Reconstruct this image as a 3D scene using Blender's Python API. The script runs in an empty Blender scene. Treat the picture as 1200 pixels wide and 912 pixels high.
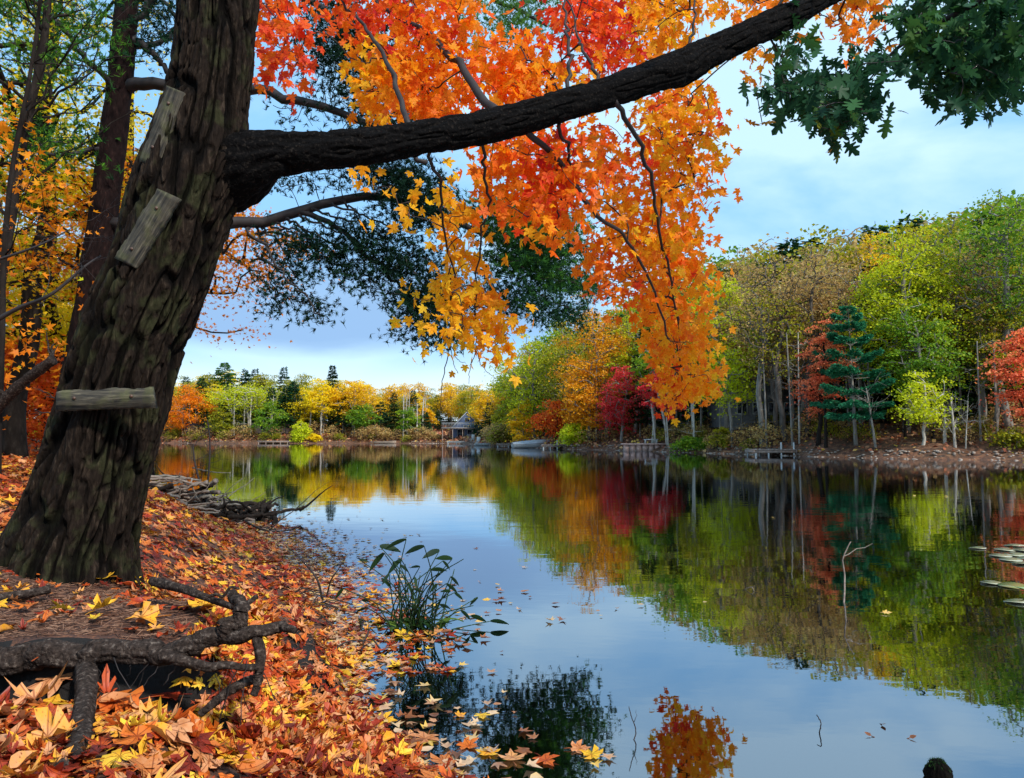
import bpy, math, random
import numpy as np
PI = math.pi
R_ = math.radians
rng = np.random.default_rng(7)
random.seed(7)
scene = bpy.context.scene
COL = scene.collection

# ------------------------------------------------------------------ camera
F = 900.0; CX, CY = 600.0, 456.0; HOR = 512.0; CAMZ = 1.3
PITCH = math.atan((HOR - CY) / F)
def P(px, py, D):
    dx = (px - CX) / F; dz = (CY - py) / F
    y = math.cos(PITCH) - dz * math.sin(PITCH)
    z = math.sin(PITCH) + dz * math.cos(PITCH)
    return np.array([dx / y * D, D, CAMZ + z / y * D])
cam = bpy.data.cameras.new('camera'); cam_o = bpy.data.objects.new('camera', cam); COL.objects.link(cam_o)
cam.sensor_width = 36; cam.lens = F / 1200 * 36
cam_o.location = (0, 0, CAMZ); cam_o.rotation_euler = (PI / 2 + PITCH, 0, 0)
cam.clip_start = 0.05; cam.clip_end = 3000
scene.camera = cam_o

# ------------------------------------------------------------------ noise
def _hash(i, j, k, seed):
    n = (i * 374761393 + j * 668265263 + k * 2147483647 + seed * 1274126177) & 0xffffffff
    n = ((n ^ (n >> 13)) * 1274126177) & 0xffffffff
    n = (n ^ (n >> 16)) & 0xffffffff
    return n / 4294967295.0
def vnoise(x, y, z=None, seed=0, wrapx=0):
    x = np.asarray(x, float); y = np.asarray(y, float)
    z = np.zeros_like(x) if z is None else np.asarray(z, float)
    xi = np.floor(x).astype(np.int64); yi = np.floor(y).astype(np.int64); zi = np.floor(z).astype(np.int64)
    fx = x - xi; fy = y - yi; fz = z - zi
    fx = fx * fx * (3 - 2 * fx); fy = fy * fy * (3 - 2 * fy); fz = fz * fz * (3 - 2 * fz)
    w = (lambda a: a % wrapx) if wrapx else (lambda a: a)
    r = 0
    for dx in (0, 1):
        for dy in (0, 1):
            for dz in (0, 1):
                h = _hash(w(xi + dx), yi + dy, zi + dz, seed)
                r = r + h * (fx if dx else 1 - fx) * (fy if dy else 1 - fy) * (fz if dz else 1 - fz)
    return r
def fbm(x, y, z=None, seed=0, oct=4):
    a = .5; r = 0; t = 0
    for o in range(oct):
        r = r + a * vnoise(np.asarray(x) * 2 ** o, np.asarray(y) * 2 ** o, None if z is None else np.asarray(z) * 2 ** o, seed + o); t += a; a *= .5
    return r / t
def sstep(a, b, x):
    t = np.clip((np.asarray(x, float) - a) / (b - a), 0, 1); return t * t * (3 - 2 * t)

# ------------------------------------------------------------------ mesh buffer
class MB:
    def __init__(s): s.v = []; s.f = []; s.r = []; s.e = []; s.l = []; s.n = 0
    def add(s, V, Fc, rnd=0.5, ed=0.0, lc=None):
        V = np.asarray(V, float).reshape(-1, 3); s.l.append(np.zeros((len(V), 3)) if lc is None else lc)
        s.v.append(V); s.r.append(np.broadcast_to(np.asarray(rnd, float), (len(V),))); s.e.append(np.broadcast_to(np.asarray(ed, float), (len(V),)))
        Fc = np.asarray(Fc, np.int64); s.f.append(Fc + s.n); s.n += len(V)
    def inst(s, T, pos, M, scale, rnd):
        """T=(verts, faces, edge); pos Nx3; M Nx3x3 (columns are axes); scale N; rnd N"""
        TV, TF, TE = T; N = len(pos)
        if N == 0: return
        sc = np.asarray(scale, float).reshape(N, 1, 1)
        V = np.einsum('nij,vj->nvi', M, TV) * sc + np.asarray(pos)[:, None, :]
        Fc = (np.asarray(TF)[None] + (np.arange(N) * len(TV))[:, None, None]).reshape(-1, np.asarray(TF).shape[1])
        s.add(V.reshape(-1, 3), Fc, np.repeat(rnd, len(TV)), np.tile(TE, N), np.tile(TV, (N, 1)))
    def tube(s, pts, rad, k=6, rnd=.5, cap=True):
        pts = np.asarray(pts, float); n = len(pts); rad = np.broadcast_to(np.asarray(rad, float), (n,))
        t = np.gradient(pts, axis=0); t /= np.linalg.norm(t, axis=1)[:, None] + 1e-9
        ref = np.array([0, 0, 1.]) if abs(t[:, 2]).mean() < .8 else np.array([1., 0, 0])
        a = np.cross(t, ref); a /= np.linalg.norm(a, axis=1)[:, None] + 1e-9; b = np.cross(t, a)
        th = np.arange(k) / k * 2 * PI
        V = pts[:, None] + rad[:, None, None] * (a[:, None] * np.cos(th)[None, :, None] + b[:, None] * np.sin(th)[None, :, None])
        i = np.arange(n - 1)[:, None]; j = np.arange(k)[None]; j2 = (j + 1) % k
        q = np.stack([i * k + j, i * k + j2, (i + 1) * k + j2, (i + 1) * k + j], -1).reshape(-1, 4)
        V = V.reshape(-1, 3)
        if cap:
            V = np.vstack([V, pts[0], pts[-1]]); c0 = n * k; j = np.arange(k); j2 = (j + 1) % k
            q = np.vstack([q, np.stack([j2, j, 0 * j + c0, 0 * j + c0], -1), np.stack([(n - 1) * k + j, (n - 1) * k + j2, 0 * j + c0 + 1, 0 * j + c0 + 1], -1)])
        s.add(V, q, rnd)
    def edges(s, A, B, ra, rb, k=5, rnd=.5):
        A = np.asarray(A, float); B = np.asarray(B, float); N = len(A)
        if N == 0: return
        t = B - A; t /= np.linalg.norm(t, axis=1)[:, None] + 1e-9
        ref = np.where(np.abs(t[:, 2:3]) < .9, np.array([[0, 0, 1.]]), np.array([[1., 0, 0]]))
        a = np.cross(t, ref); a /= np.linalg.norm(a, axis=1)[:, None] + 1e-9; b = np.cross(t, a)
        th = np.arange(k) / k * 2 * PI
        ring = a[:, None] * np.cos(th)[None, :, None] + b[:, None] * np.sin(th)[None, :, None]
        V = np.concatenate([A[:, None] + ring * np.reshape(ra, (-1, 1, 1)), B[:, None] + ring * np.reshape(rb, (-1, 1, 1))], 1)
        j = np.arange(k); j2 = (j + 1) % k
        q = np.stack([j, j2, k + j2, k + j], -1)
        Fc = (q[None] + (np.arange(N) * 2 * k)[:, None, None]).reshape(-1, 4)
        s.add(V.reshape(-1, 3), Fc, rnd)
    def box(s, c, size, rz=0, M=None, rnd=.5):
        sx, sy, sz = [q / 2 for q in size]
        V = np.array([[x, y, z] for x in (-sx, sx) for y in (-sy, sy) for z in (-sz, sz)], float)
        if M is None: M = rotz(rz)
        V = V @ np.asarray(M).T + np.asarray(c, float)
        s.add(V, [[0, 1, 3, 2], [4, 6, 7, 5], [0, 4, 5, 1], [2, 3, 7, 6], [0, 2, 6, 4], [1, 5, 7, 3]], rnd)
    def build(s, name, mat, parent=None, smooth=False, loc=None, lc=False):
        V = np.vstack(s.v).astype(np.float32)
        if loc is not None: V = V - np.asarray(loc, np.float32)
        me = bpy.data.meshes.new(name)
        loops = []; sizes = []
        for f in s.f:
            if f.shape[1] == 4:
                d = f[:, 2] == f[:, 3]
                if d.any():
                    # keep order simple: triangles and quads separately
                    for g in (f[~d], f[d][:, :3]):
                        if len(g): loops.append(g.ravel()); sizes.append(np.full(len(g), g.shape[1]))
                    continue
            loops.append(f.ravel()); sizes.append(np.full(len(f), f.shape[1]))
        L = np.concatenate(loops).astype(np.int32); S = np.concatenate(sizes).astype(np.int32)
        me.vertices.add(len(V)); me.vertices.foreach_set('co', V.ravel())
        me.loops.add(len(L)); me.loops.foreach_set('vertex_index', L)
        me.polygons.add(len(S)); st = np.concatenate([[0], np.cumsum(S)[:-1]]).astype(np.int32)
        me.polygons.foreach_set('loop_start', st); me.polygons.foreach_set('loop_total', S)
        if smooth: me.polygons.foreach_set('use_smooth', np.ones(len(S), bool))
        me.update(calc_edges=True)
        at = me.attributes.new('rnd', 'FLOAT', 'POINT'); at.data.foreach_set('value', np.concatenate(s.r).astype(np.float32))
        at = me.attributes.new('ed', 'FLOAT', 'POINT'); at.data.foreach_set('value', np.concatenate(s.e).astype(np.float32))
        if lc: at = me.attributes.new('leafco', 'FLOAT_VECTOR', 'POINT'); at.data.foreach_set('vector', np.vstack(s.l).astype(np.float32).ravel())
        if mat: me.materials.append(mat)
        o = bpy.data.objects.new(name, me); COL.objects.link(o)
        if parent is not None: o.parent = parent
        elif loc is not None: o.location = loc
        return o
def rotz(a): c, s = math.cos(a), math.sin(a); return np.array([[c, -s, 0], [s, c, 0], [0, 0, 1.]])
def rotx(a): c, s = math.cos(a), math.sin(a); return np.array([[1, 0, 0], [0, c, -s], [0, s, c.real]])
def roty(a): c, s = math.cos(a), math.sin(a); return np.array([[c, 0, s], [0, 1, 0], [-s, 0, c]])
def tag(o, label=None, cat=None, group=None, kind=None):
    if label: o['label'] = label
    if cat: o['category'] = cat
    if group: o['group'] = group
    if kind: o['kind'] = kind
    return o
def empty(name, loc, rz=0, label=None, cat=None, group=None):
    o = bpy.data.objects.new(name, None); COL.objects.link(o); o.location = [float(q) for q in loc]; o.rotation_euler = (0, 0, rz)
    o.empty_display_size = .1
    return tag(o, label, cat, group)
def copy_tree(src, loc, rz=0, sc=1, label=None, group=None):
    r = src.copy(); COL.objects.link(r); r.location = [float(q) for q in loc]; r.rotation_euler = (0, 0, rz); r.scale = sc if hasattr(sc, '__len__') else (sc, sc, sc)
    if label: r['label'] = label
    if group: r['group'] = group
    for ch in src.children:
        c = ch.copy(); COL.objects.link(c); c.parent = r
        for g in ch.children:
            d = g.copy(); COL.objects.link(d); d.parent = c
    return r
def smooth_curve(pts, n):
    pts = np.asarray(pts, float); m = len(pts)
    t = np.linspace(0, m - 1, n); i = np.clip(t.astype(int), 0, m - 2); f = (t - i)[:, None]
    p0 = pts[np.clip(i - 1, 0, m - 1)]; p1 = pts[i]; p2 = pts[i + 1]; p3 = pts[np.clip(i + 2, 0, m - 1)]
    return .5 * (2 * p1 + (p2 - p0) * f + (2 * p0 - 5 * p1 + 4 * p2 - p3) * f ** 2 + (3 * p1 - p0 - 3 * p2 + p3) * f ** 3)

# ------------------------------------------------------------------ materials
def newmat(name):
    m = bpy.data.materials.new(name); m.use_nodes = True; nt = m.node_tree
    for n in list(nt.nodes): nt.nodes.remove(n)
    out = nt.nodes.new('ShaderNodeOutputMaterial'); return m, nt, out
def N(nt, t, **kw):
    n = nt.nodes.new(t)
    for k, v in kw.items():
        if k[0] == '_': n.inputs[int(k[1:]) if k[1:].isdigit() else k[1:]].default_value = v
        else: setattr(n, k, v)
    return n
def ramp(nt, stops, interp='LINEAR'):
    r = nt.nodes.new('ShaderNodeValToRGB'); cr = r.color_ramp; cr.interpolation = interp
    while len(cr.elements) < len(stops): cr.elements.new(.5)
    for e, (p, c) in zip(cr.elements, stops): e.position = p; e.color = (c[0], c[1], c[2], 1)
    return r
def math_(nt, op, a, b=None, c=None):
    n = nt.nodes.new('ShaderNodeMath'); n.operation = op
    for i, q in enumerate((a, b, c)):
        if q is None: continue
        if isinstance(q, (int, float)): n.inputs[i].default_value = q
        else: nt.links.new(q, n.inputs[i])
    return n.outputs[0]
def leaf_mat(name, stops, transl=.45, rough=.5, edk=.12, tscale=1.15, veins=0, spec=.2):
    m, nt, out = newmat(name); L = nt.links.new
    a = N(nt, 'ShaderNodeAttribute', attribute_name='rnd'); e = N(nt, 'ShaderNodeAttribute', attribute_name='ed')
    f = math_(nt, 'MULTIPLY_ADD', e.outputs['Fac'], edk, a.outputs['Fac'])
    p = N(nt, 'ShaderNodeBsdfPrincipled'); p.inputs['Roughness'].default_value = rough; p.inputs['Specular IOR Level'].default_value = spec
    if veins:
        lc = N(nt, 'ShaderNodeAttribute', attribute_name='leafco'); sx = N(nt, 'ShaderNodeSeparateXYZ'); L(lc.outputs['Vector'], sx.inputs[0])
        ang = math_(nt, 'ABSOLUTE', math_(nt, 'ARCTAN2', sx.outputs[0], sx.outputs[1])); rad = math_(nt, 'SQRT', math_(nt, 'ADD', math_(nt, 'MULTIPLY', sx.outputs[0], sx.outputs[0]), math_(nt, 'MULTIPLY', sx.outputs[1], sx.outputs[1])))
        pp = N(nt, 'ShaderNodeMath', operation='PINGPONG'); L(ang, pp.inputs[0]); pp.inputs[1].default_value = .34
        vd = math_(nt, 'MULTIPLY', pp.outputs[0], rad); vv = ramp(nt, [(.006, (1, 1, 1)), (.022, (0, 0, 0))]); L(vd, vv.inputs[0])
        cv = N(nt, 'ShaderNodeCombineXYZ'); L(sx.outputs[0], cv.inputs[0]); L(sx.outputs[1], cv.inputs[1]); L(math_(nt, 'MULTIPLY', a.outputs['Fac'], 53.0), cv.inputs[2])
        nn = N(nt, 'ShaderNodeTexNoise'); nn.inputs['Scale'].default_value = 3.2; nn.inputs['Detail'].default_value = 5; L(cv.outputs[0], nn.inputs[0])
        n5 = N(nt, 'ShaderNodeTexNoise'); n5.inputs['Scale'].default_value = 14; n5.inputs['Detail'].default_value = 3; L(cv.outputs[0], n5.inputs[0])
        f = math_(nt, 'ADD', f, math_(nt, 'MULTIPLY_ADD', nn.outputs['Fac'], .34, -.17))
    r = ramp(nt, stops); L(f, r.inputs[0])
    if veins:
        v1 = N(nt, 'ShaderNodeMix', data_type='RGBA', blend_type='MULTIPLY'); L(math_(nt, 'MULTIPLY', vv.outputs[0], veins), v1.inputs[0]); L(r.outputs[0], v1.inputs[6]); v1.inputs[7].default_value = (.45, .32, .30, 1)
        sp_ = ramp(nt, [(.60, (1, 1, 1)), (.70, (.35, .22, .15))]); L(n5.outputs['Fac'], sp_.inputs[0])
        v2 = N(nt, 'ShaderNodeMix', data_type='RGBA', blend_type='MULTIPLY'); v2.inputs[0].default_value = min(1, veins); L(v1.outputs[2], v2.inputs[6]); L(sp_.outputs[0], v2.inputs[7])
        r = v2; r_out = v2.outputs[2]
        bp = N(nt, 'ShaderNodeBump'); bp.inputs['Strength'].default_value = .5; bp.inputs['Distance'].default_value = .004; L(math_(nt, 'MULTIPLY_ADD', vv.outputs[0], -.6, nn.outputs['Fac']), bp.inputs['Height']); L(bp.outputs[0], p.inputs['Normal'])
    else: r_out = r.outputs[0]
    L(r_out, p.inputs['Base Color'])
    t = N(nt, 'ShaderNodeBsdfTranslucent')
    mx = N(nt, 'ShaderNodeMix', data_type='RGBA', blend_type='MULTIPLY'); mx.inputs[0].default_value = 1; L(r_out, mx.inputs[6]); mx.inputs[7].default_value = (tscale, tscale * .97, tscale * .8, 1)
    L(mx.outputs[2], t.inputs[0])
    s = N(nt, 'ShaderNodeMixShader'); s.inputs[0].default_value = transl; L(p.outputs[0], s.inputs[1]); L(t.outputs[0], s.inputs[2]); L(s.outputs[0], out.inputs[0])
    return m
def H(r, g, b):  # sRGB 0-255 -> linear
    f = lambda c: (c / 255 / 12.92) if c / 255 <= .04045 else ((c / 255 + .055) / 1.055) ** 2.4
    return (f(r), f(g), f(b))
def bark_mat(name, c0, c1, c2=None, scale=9, zs=.22, bump=.6, dist=.02, moss=None, ridge=False):
    m, nt, out = newmat(name); L = nt.links.new
    tc = N(nt, 'ShaderNodeTexCoord'); mp = N(nt, 'ShaderNodeMapping'); mp.inputs['Scale'].default_value = (1, 1, zs); L(tc.outputs['Object'], mp.inputs[0])
    n1 = N(nt, 'ShaderNodeTexNoise'); n1.inputs['Scale'].default_value = scale * 2.2; n1.inputs['Detail'].default_value = 8; n1.inputs['Roughness'].default_value = .65; L(mp.outputs[0], n1.inputs[0])
    n2 = N(nt, 'ShaderNodeTexVoronoi', feature='DISTANCE_TO_EDGE'); n2.inputs['Scale'].default_value = scale * 1.6; L(mp.outputs[0], n2.inputs[0])
    n3 = N(nt, 'ShaderNodeTexNoise'); n3.inputs['Scale'].default_value = scale * .35; n3.inputs['Detail'].default_value = 4; L(tc.outputs['Object'], n3.inputs[0])
    r = ramp(nt, [(.3, c0), (.55, c1), (.75, c2 or c1)]); L(n1.outputs['Fac'], r.inputs[0])
    col = r.outputs[0]
    if moss:
        rr = ramp(nt, [(.52, (0, 0, 0)), (.62, (1, 1, 1))]); L(n3.outputs['Fac'], rr.inputs[0])
        mx = N(nt, 'ShaderNodeMix', data_type='RGBA'); k = math_(nt, 'MULTIPLY', rr.outputs[0], .45); L(k, mx.inputs[0]); L(col, mx.inputs[6]); mx.inputs[7].default_value = (*moss, 1); col = mx.outputs[2]
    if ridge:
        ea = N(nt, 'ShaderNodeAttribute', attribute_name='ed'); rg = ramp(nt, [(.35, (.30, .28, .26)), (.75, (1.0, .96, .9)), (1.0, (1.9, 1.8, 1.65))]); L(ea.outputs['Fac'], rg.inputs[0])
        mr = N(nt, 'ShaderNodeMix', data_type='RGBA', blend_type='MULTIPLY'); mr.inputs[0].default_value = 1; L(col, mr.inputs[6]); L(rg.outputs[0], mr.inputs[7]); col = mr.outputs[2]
    h = math_(nt, 'MULTIPLY_ADD', n1.outputs['Fac'], .8, math_(nt, 'MINIMUM', n2.outputs['Distance'], .25))
    b = N(nt, 'ShaderNodeBump'); b.inputs['Strength'].default_value = bump; b.inputs['Distance'].default_value = dist; L(h, b.inputs['Height'])
    p = N(nt, 'ShaderNodeBsdfPrincipled'); p.inputs['Roughness'].default_value = .9; p.inputs['Specular IOR Level'].default_value = .08
    L(col, p.inputs['Base Color']); L(b.outputs[0], p.inputs['Normal']); L(p.outputs[0], out.inputs[0])
    return m
def plain_mat(name, c, c2=None, scale=6, rough=.7, bump=.2, stretch=(1, 1, 1), metal=0):
    m, nt, out = newmat(name); L = nt.links.new
    tc = N(nt, 'ShaderNodeTexCoord'); mp = N(nt, 'ShaderNodeMapping'); mp.inputs['Scale'].default_value = stretch; L(tc.outputs['Object'], mp.inputs[0])
    n1 = N(nt, 'ShaderNodeTexNoise'); n1.inputs['Scale'].default_value = scale; n1.inputs['Detail'].default_value = 7; L(mp.outputs[0], n1.inputs[0])
    c2 = c2 or tuple(q * .7 for q in c)
    r = ramp(nt, [(.35, c2), (.65, c)]); L(n1.outputs['Fac'], r.inputs[0])
    b = N(nt, 'ShaderNodeBump'); b.inputs['Strength'].default_value = bump; b.inputs['Distance'].default_value = .01; L(n1.outputs['Fac'], b.inputs['Height'])
    p = N(nt, 'ShaderNodeBsdfPrincipled'); p.inputs['Roughness'].default_value = rough; p.inputs['Metallic'].default_value = metal
    L(r.outputs[0], p.inputs['Base Color']); L(b.outputs[0], p.inputs['Normal']); L(p.outputs[0], out.inputs[0])
    return m

LM = {}
def LMk(n, *cols, **kw):
    k = len(cols); LM[n] = leaf_mat('foliage_' + n, [(i / (k - 1), c) for i, c in enumerate(cols)], **kw)
LMk('green', (.035, .11, .012), (.09, .21, .018), (.20, .34, .02), (.40, .46, .02))
LMk('olive', (.09, .13, .012), (.20, .24, .015), (.36, .34, .018), (.50, .38, .02))
LMk('yellowgreen', (.13, .22, .012), (.34, .42, .014), (.55, .58, .016), (.72, .64, .02))
LMk('lime', (.35, .45, .012), (.55, .62, .016), (.75, .72, .03))
LMk('yellow', (.50, .38, .008), (.74, .56, .01), (.88, .66, .012), (.90, .74, .02))
LMk('gold', (.45, .26, .01), (.72, .42, .01), (.84, .52, .012), (.88, .62, .02))
LMk('amber', (.40, .14, .01), (.66, .26, .01), (.80, .38, .012), (.80, .48, .02))
LMk('orange', (.55, .12, .008), (.74, .20, .009), (.84, .27, .01), (.86, .38, .012))
LMk('redorange', (.50, .05, .012), (.70, .09, .012), (.80, .16, .02), (.85, .26, .03))
LMk('crimson', (.32, .015, .02), (.55, .025, .035), (.72, .05, .06), (.80, .10, .06))
LMk('coral', (.55, .07, .03), (.78, .14, .06), (.90, .26, .12), (.90, .34, .10))
LMk('brown', (.18, .10, .04), (.36, .20, .07), (.50, .32, .12), (.52, .44, .12))
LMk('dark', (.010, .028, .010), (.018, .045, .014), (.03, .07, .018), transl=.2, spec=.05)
LMk('pine', (.016, .06, .022), (.02, .07, .028), (.035, .10, .04), transl=.2, spec=.05)
LMk('teal', (.015, .12, .06), (.03, .20, .10), (.06, .30, .14), transl=.25, spec=.08)
LMk('pinelit', (.03, .08, .015), (.06, .16, .02), (.10, .24, .03), transl=.3)
LMk('oak', (.012, .05, .025), (.02, .075, .03), (.035, .11, .03), (.09, .17, .02), (.40, .14, .01), transl=.3, edk=.02, spec=.12)
LMk('maple', (.62, .03, .04), (.82, .07, .02), (.90, .19, .012), (.92, .29, .012), (.92, .40, .012), (.92, .58, .02), transl=.55, edk=.10, tscale=1.2, veins=.45)
LMk('litter', (.10, .015, .008), (.30, .03, .012), (.50, .08, .015), (.62, .15, .02), (.50, .17, .05), (.64, .30, .14), (.78, .33, .02), (.78, .50, .04), transl=.15, rough=.42, edk=.06, veins=.9)
LMk('floater', (.10, .05, .03), (.28, .09, .03), (.45, .24, .13), (.60, .42, .26), (.65, .40, .06), transl=.1, rough=.3)
LMk('weed', (.008, .025, .012), (.02, .055, .012), (.12, .20, .02), transl=.3)

MIDB = bark_mat('bark_mid', (.04, .033, .028), (.11, .09, .075), (.19, .16, .135), scale=3, zs=.3, bump=.4, dist=.03)
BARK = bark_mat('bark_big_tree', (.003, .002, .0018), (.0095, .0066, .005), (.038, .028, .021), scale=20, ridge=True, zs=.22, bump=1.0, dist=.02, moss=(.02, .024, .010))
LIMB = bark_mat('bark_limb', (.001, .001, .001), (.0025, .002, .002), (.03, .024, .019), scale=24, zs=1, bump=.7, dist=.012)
PINEB = bark_mat('bark_pine', (.004, .002, .002), (.012, .006, .0055), (.035, .018, .015), scale=7, zs=.35, bump=.8, dist=.03)
GREYB = bark_mat('bark_grey', (.10, .09, .075), (.22, .20, .17), (.34, .31, .27), scale=3, zs=.3, bump=.4, dist=.03)
PALEB = bark_mat('bark_pale', (.20, .18, .14), (.42, .38, .32), (.58, .54, .47), scale=2.5, zs=.5, bump=.3, dist=.02)
DARKB = bark_mat('bark_dark', (.008, .006, .005), (.022, .017, .014), (.05, .04, .033), scale=4, zs=.3, bump=.5, dist=.03)
TWIG = plain_mat('twig_dark', (.022, .014, .012), (.012, .008, .007), bump=.1)
TWIGG = plain_mat('twig_grey', (.24, .19, .15), (.12, .09, .07), scale=30, bump=.3)
ROOTM = bark_mat('root_bark', (.008, .006, .005), (.045, .032, .026), (.20, .16, .13), scale=26, zs=1, bump=1.0, dist=.012)
# weathered plank: grain along X
def plank_mat():
    m, nt, out = newmat('weathered_plank'); L = nt.links.new
    tc = N(nt, 'ShaderNodeTexCoord'); mp = N(nt, 'ShaderNodeMapping'); mp.inputs['Scale'].default_value = (6, 60, 60); L(tc.outputs['Object'], mp.inputs[0])
    n1 = N(nt, 'ShaderNodeTexNoise'); n1.inputs['Scale'].default_value = 1.0; n1.inputs['Detail'].default_value = 8; n1.inputs['Roughness'].default_value = .7; n1.inputs['Distortion'].default_value = .8; L(mp.outputs[0], n1.inputs[0])
    n3 = N(nt, 'ShaderNodeTexNoise'); n3.inputs['Scale'].default_value = 14; n3.inputs['Detail'].default_value = 5; L(tc.outputs['Object'], n3.inputs[0])
    r = ramp(nt, [(.38, (.006, .005, .004)), (.52, (.05, .042, .028)), (.70, (.16, .135, .09))]); L(n1.outputs['Fac'], r.inputs[0])
    rr = ramp(nt, [(.5, (0, 0, 0)), (.64, (1, 1, 1))]); L(n3.outputs['Fac'], rr.inputs[0])
    mx = N(nt, 'ShaderNodeMix', data_type='RGBA'); L(math_(nt, 'MULTIPLY', rr.outputs[0], .4), mx.inputs[0]); L(r.outputs[0], mx.inputs[6]); mx.inputs[7].default_value = (.08, .085, .02, 1)
    b = N(nt, 'ShaderNodeBump'); b.inputs['Strength'].default_value = .9; b.inputs['Distance'].default_value = .006; L(n1.outputs['Fac'], b.inputs['Height'])
    p = N(nt, 'ShaderNodeBsdfPrincipled'); p.inputs['Roughness'].default_value = .85; L(mx.outputs[2], p.inputs['Base Color']); L(b.outputs[0], p.inputs['Normal']); L(p.outputs[0], out.inputs[0])
    return m
PLANK = plank_mat()

# ------------------------------------------------------------------ world and sun
SUN_EL, SUN_AZ = 42.0, 142.0     # azimuth measured from +Y (view direction) clockwise
def make_world():
    w = bpy.data.worlds.new('World'); scene.world = w; w.use_nodes = True; nt = w.node_tree; L = nt.links.new
    for n in list(nt.nodes): nt.nodes.remove(n)
    out = N(nt, 'ShaderNodeOutputWorld'); bg = N(nt, 'ShaderNodeBackground'); bg.inputs[1].default_value = .10
    sky = N(nt, 'ShaderNodeTexSky', sky_type='NISHITA'); sky.sun_disc = False; sky.sun_elevation = R_(SUN_EL); sky.sun_rotation = R_(SUN_AZ); sky.altitude = 100; sky.air_density = 1.0; sky.dust_density = 1.5; sky.ozone_density = 1.5
    tc = N(nt, 'ShaderNodeTexCoord'); sp = N(nt, 'ShaderNodeSeparateXYZ'); L(tc.outputs['Generated'], sp.inputs[0])
    mp = N(nt, 'ShaderNodeMapping'); mp.inputs['Scale'].default_value = (1, 1, 2.6); mp.inputs['Location'].default_value = (.35, .1, .2); L(tc.outputs['Generated'], mp.inputs[0])
    n1 = N(nt, 'ShaderNodeTexNoise'); n1.inputs['Scale'].default_value = 2.7; n1.inputs['Detail'].default_value = 7; n1.inputs['Roughness'].default_value = .52; n1.inputs['Distortion'].default_value = .3; L(mp.outputs[0], n1.inputs[0])
    r1 = ramp(nt, [(.42, (0, 0, 0)), (.60, (1, 1, 1))]); L(n1.outputs['Fac'], r1.inputs[0])
    m1 = N(nt, 'ShaderNodeMix', data_type='RGBA'); L(math_(nt, 'MULTIPLY', r1.outputs[0], .5), m1.inputs[0])
    m0 = N(nt, 'ShaderNodeMix', data_type='RGBA'); m0.inputs[0].default_value = .78; L(sky.outputs[0], m0.inputs[6]); m0.inputs[7].default_value = (3.0, 6.3, 10.2, 1)
    L(m0.outputs[2], m1.inputs[6]); m1.inputs[7].default_value = (7.6, 9.6, 10.4, 1)
    # bright milky air low over the trees
    zz = math_(nt, 'MULTIPLY_ADD', n1.outputs['Fac'], .10, sp.outputs['Z'])
    lo = ramp(nt, [(.10, (1, 1, 1)), (.165, (0, 0, 0))], 'EASE'); L(zz, lo.inputs[0])
    # grey-blue cloud bank above it, towards the left of the lake
    bank = ramp(nt, [(.155, (0, 0, 0)), (.185, (1, 1, 1)), (.215, (1, 1, 1)), (.30, (0, 0, 0))], 'EASE'); L(zz, bank.inputs[0])
    az = ramp(nt, [(.0, (1, 1, 1)), (.48, (1, 1, 1)), (.60, (0, 0, 0))], 'EASE'); L(math_(nt, 'MULTIPLY_ADD', sp.outputs['X'], .5, .5), az.inputs[0])
    m2 = N(nt, 'ShaderNodeMix', data_type='RGBA'); L(math_(nt, 'MULTIPLY', math_(nt, 'MULTIPLY', bank.outputs[0], az.outputs[0]), 1.0), m2.inputs[0]); L(m1.outputs[2], m2.inputs[6]); m2.inputs[7].default_value = (2.7, 4.5, 7.2, 1)
    m3 = N(nt, 'ShaderNodeMix', data_type='RGBA'); L(math_(nt, 'MULTIPLY', lo.outputs[0], .85), m3.inputs[0]); L(m2.outputs[2], m3.inputs[6]); m3.inputs[7].default_value = (7.6, 9.1, 9.7, 1)
    L(m3.outputs[2], bg.inputs[0]); L(bg.outputs[0], out.inputs[0])
    s = bpy.data.lights.new('sun', 'SUN'); s.energy = 3.9; s.angle = R_(4); s.color = (1, .95, .88)
    o = bpy.data.objects.new('sun', s); COL.objects.link(o)
    from mathutils import Vector
    d = Vector((math.sin(R_(SUN_AZ)) * math.cos(R_(SUN_EL)), math.cos(R_(SUN_AZ)) * math.cos(R_(SUN_EL)), math.sin(R_(SUN_EL))))
    o.rotation_euler = d.to_track_quat('Z', 'Y').to_euler(); o.location = (0, 0, 60)
make_world()
vs = scene.view_settings; vs.view_transform = 'Standard'; vs.look = 'None'; vs.exposure = .38; vs.gamma = 1; vs.use_curve_mapping = False

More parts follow.
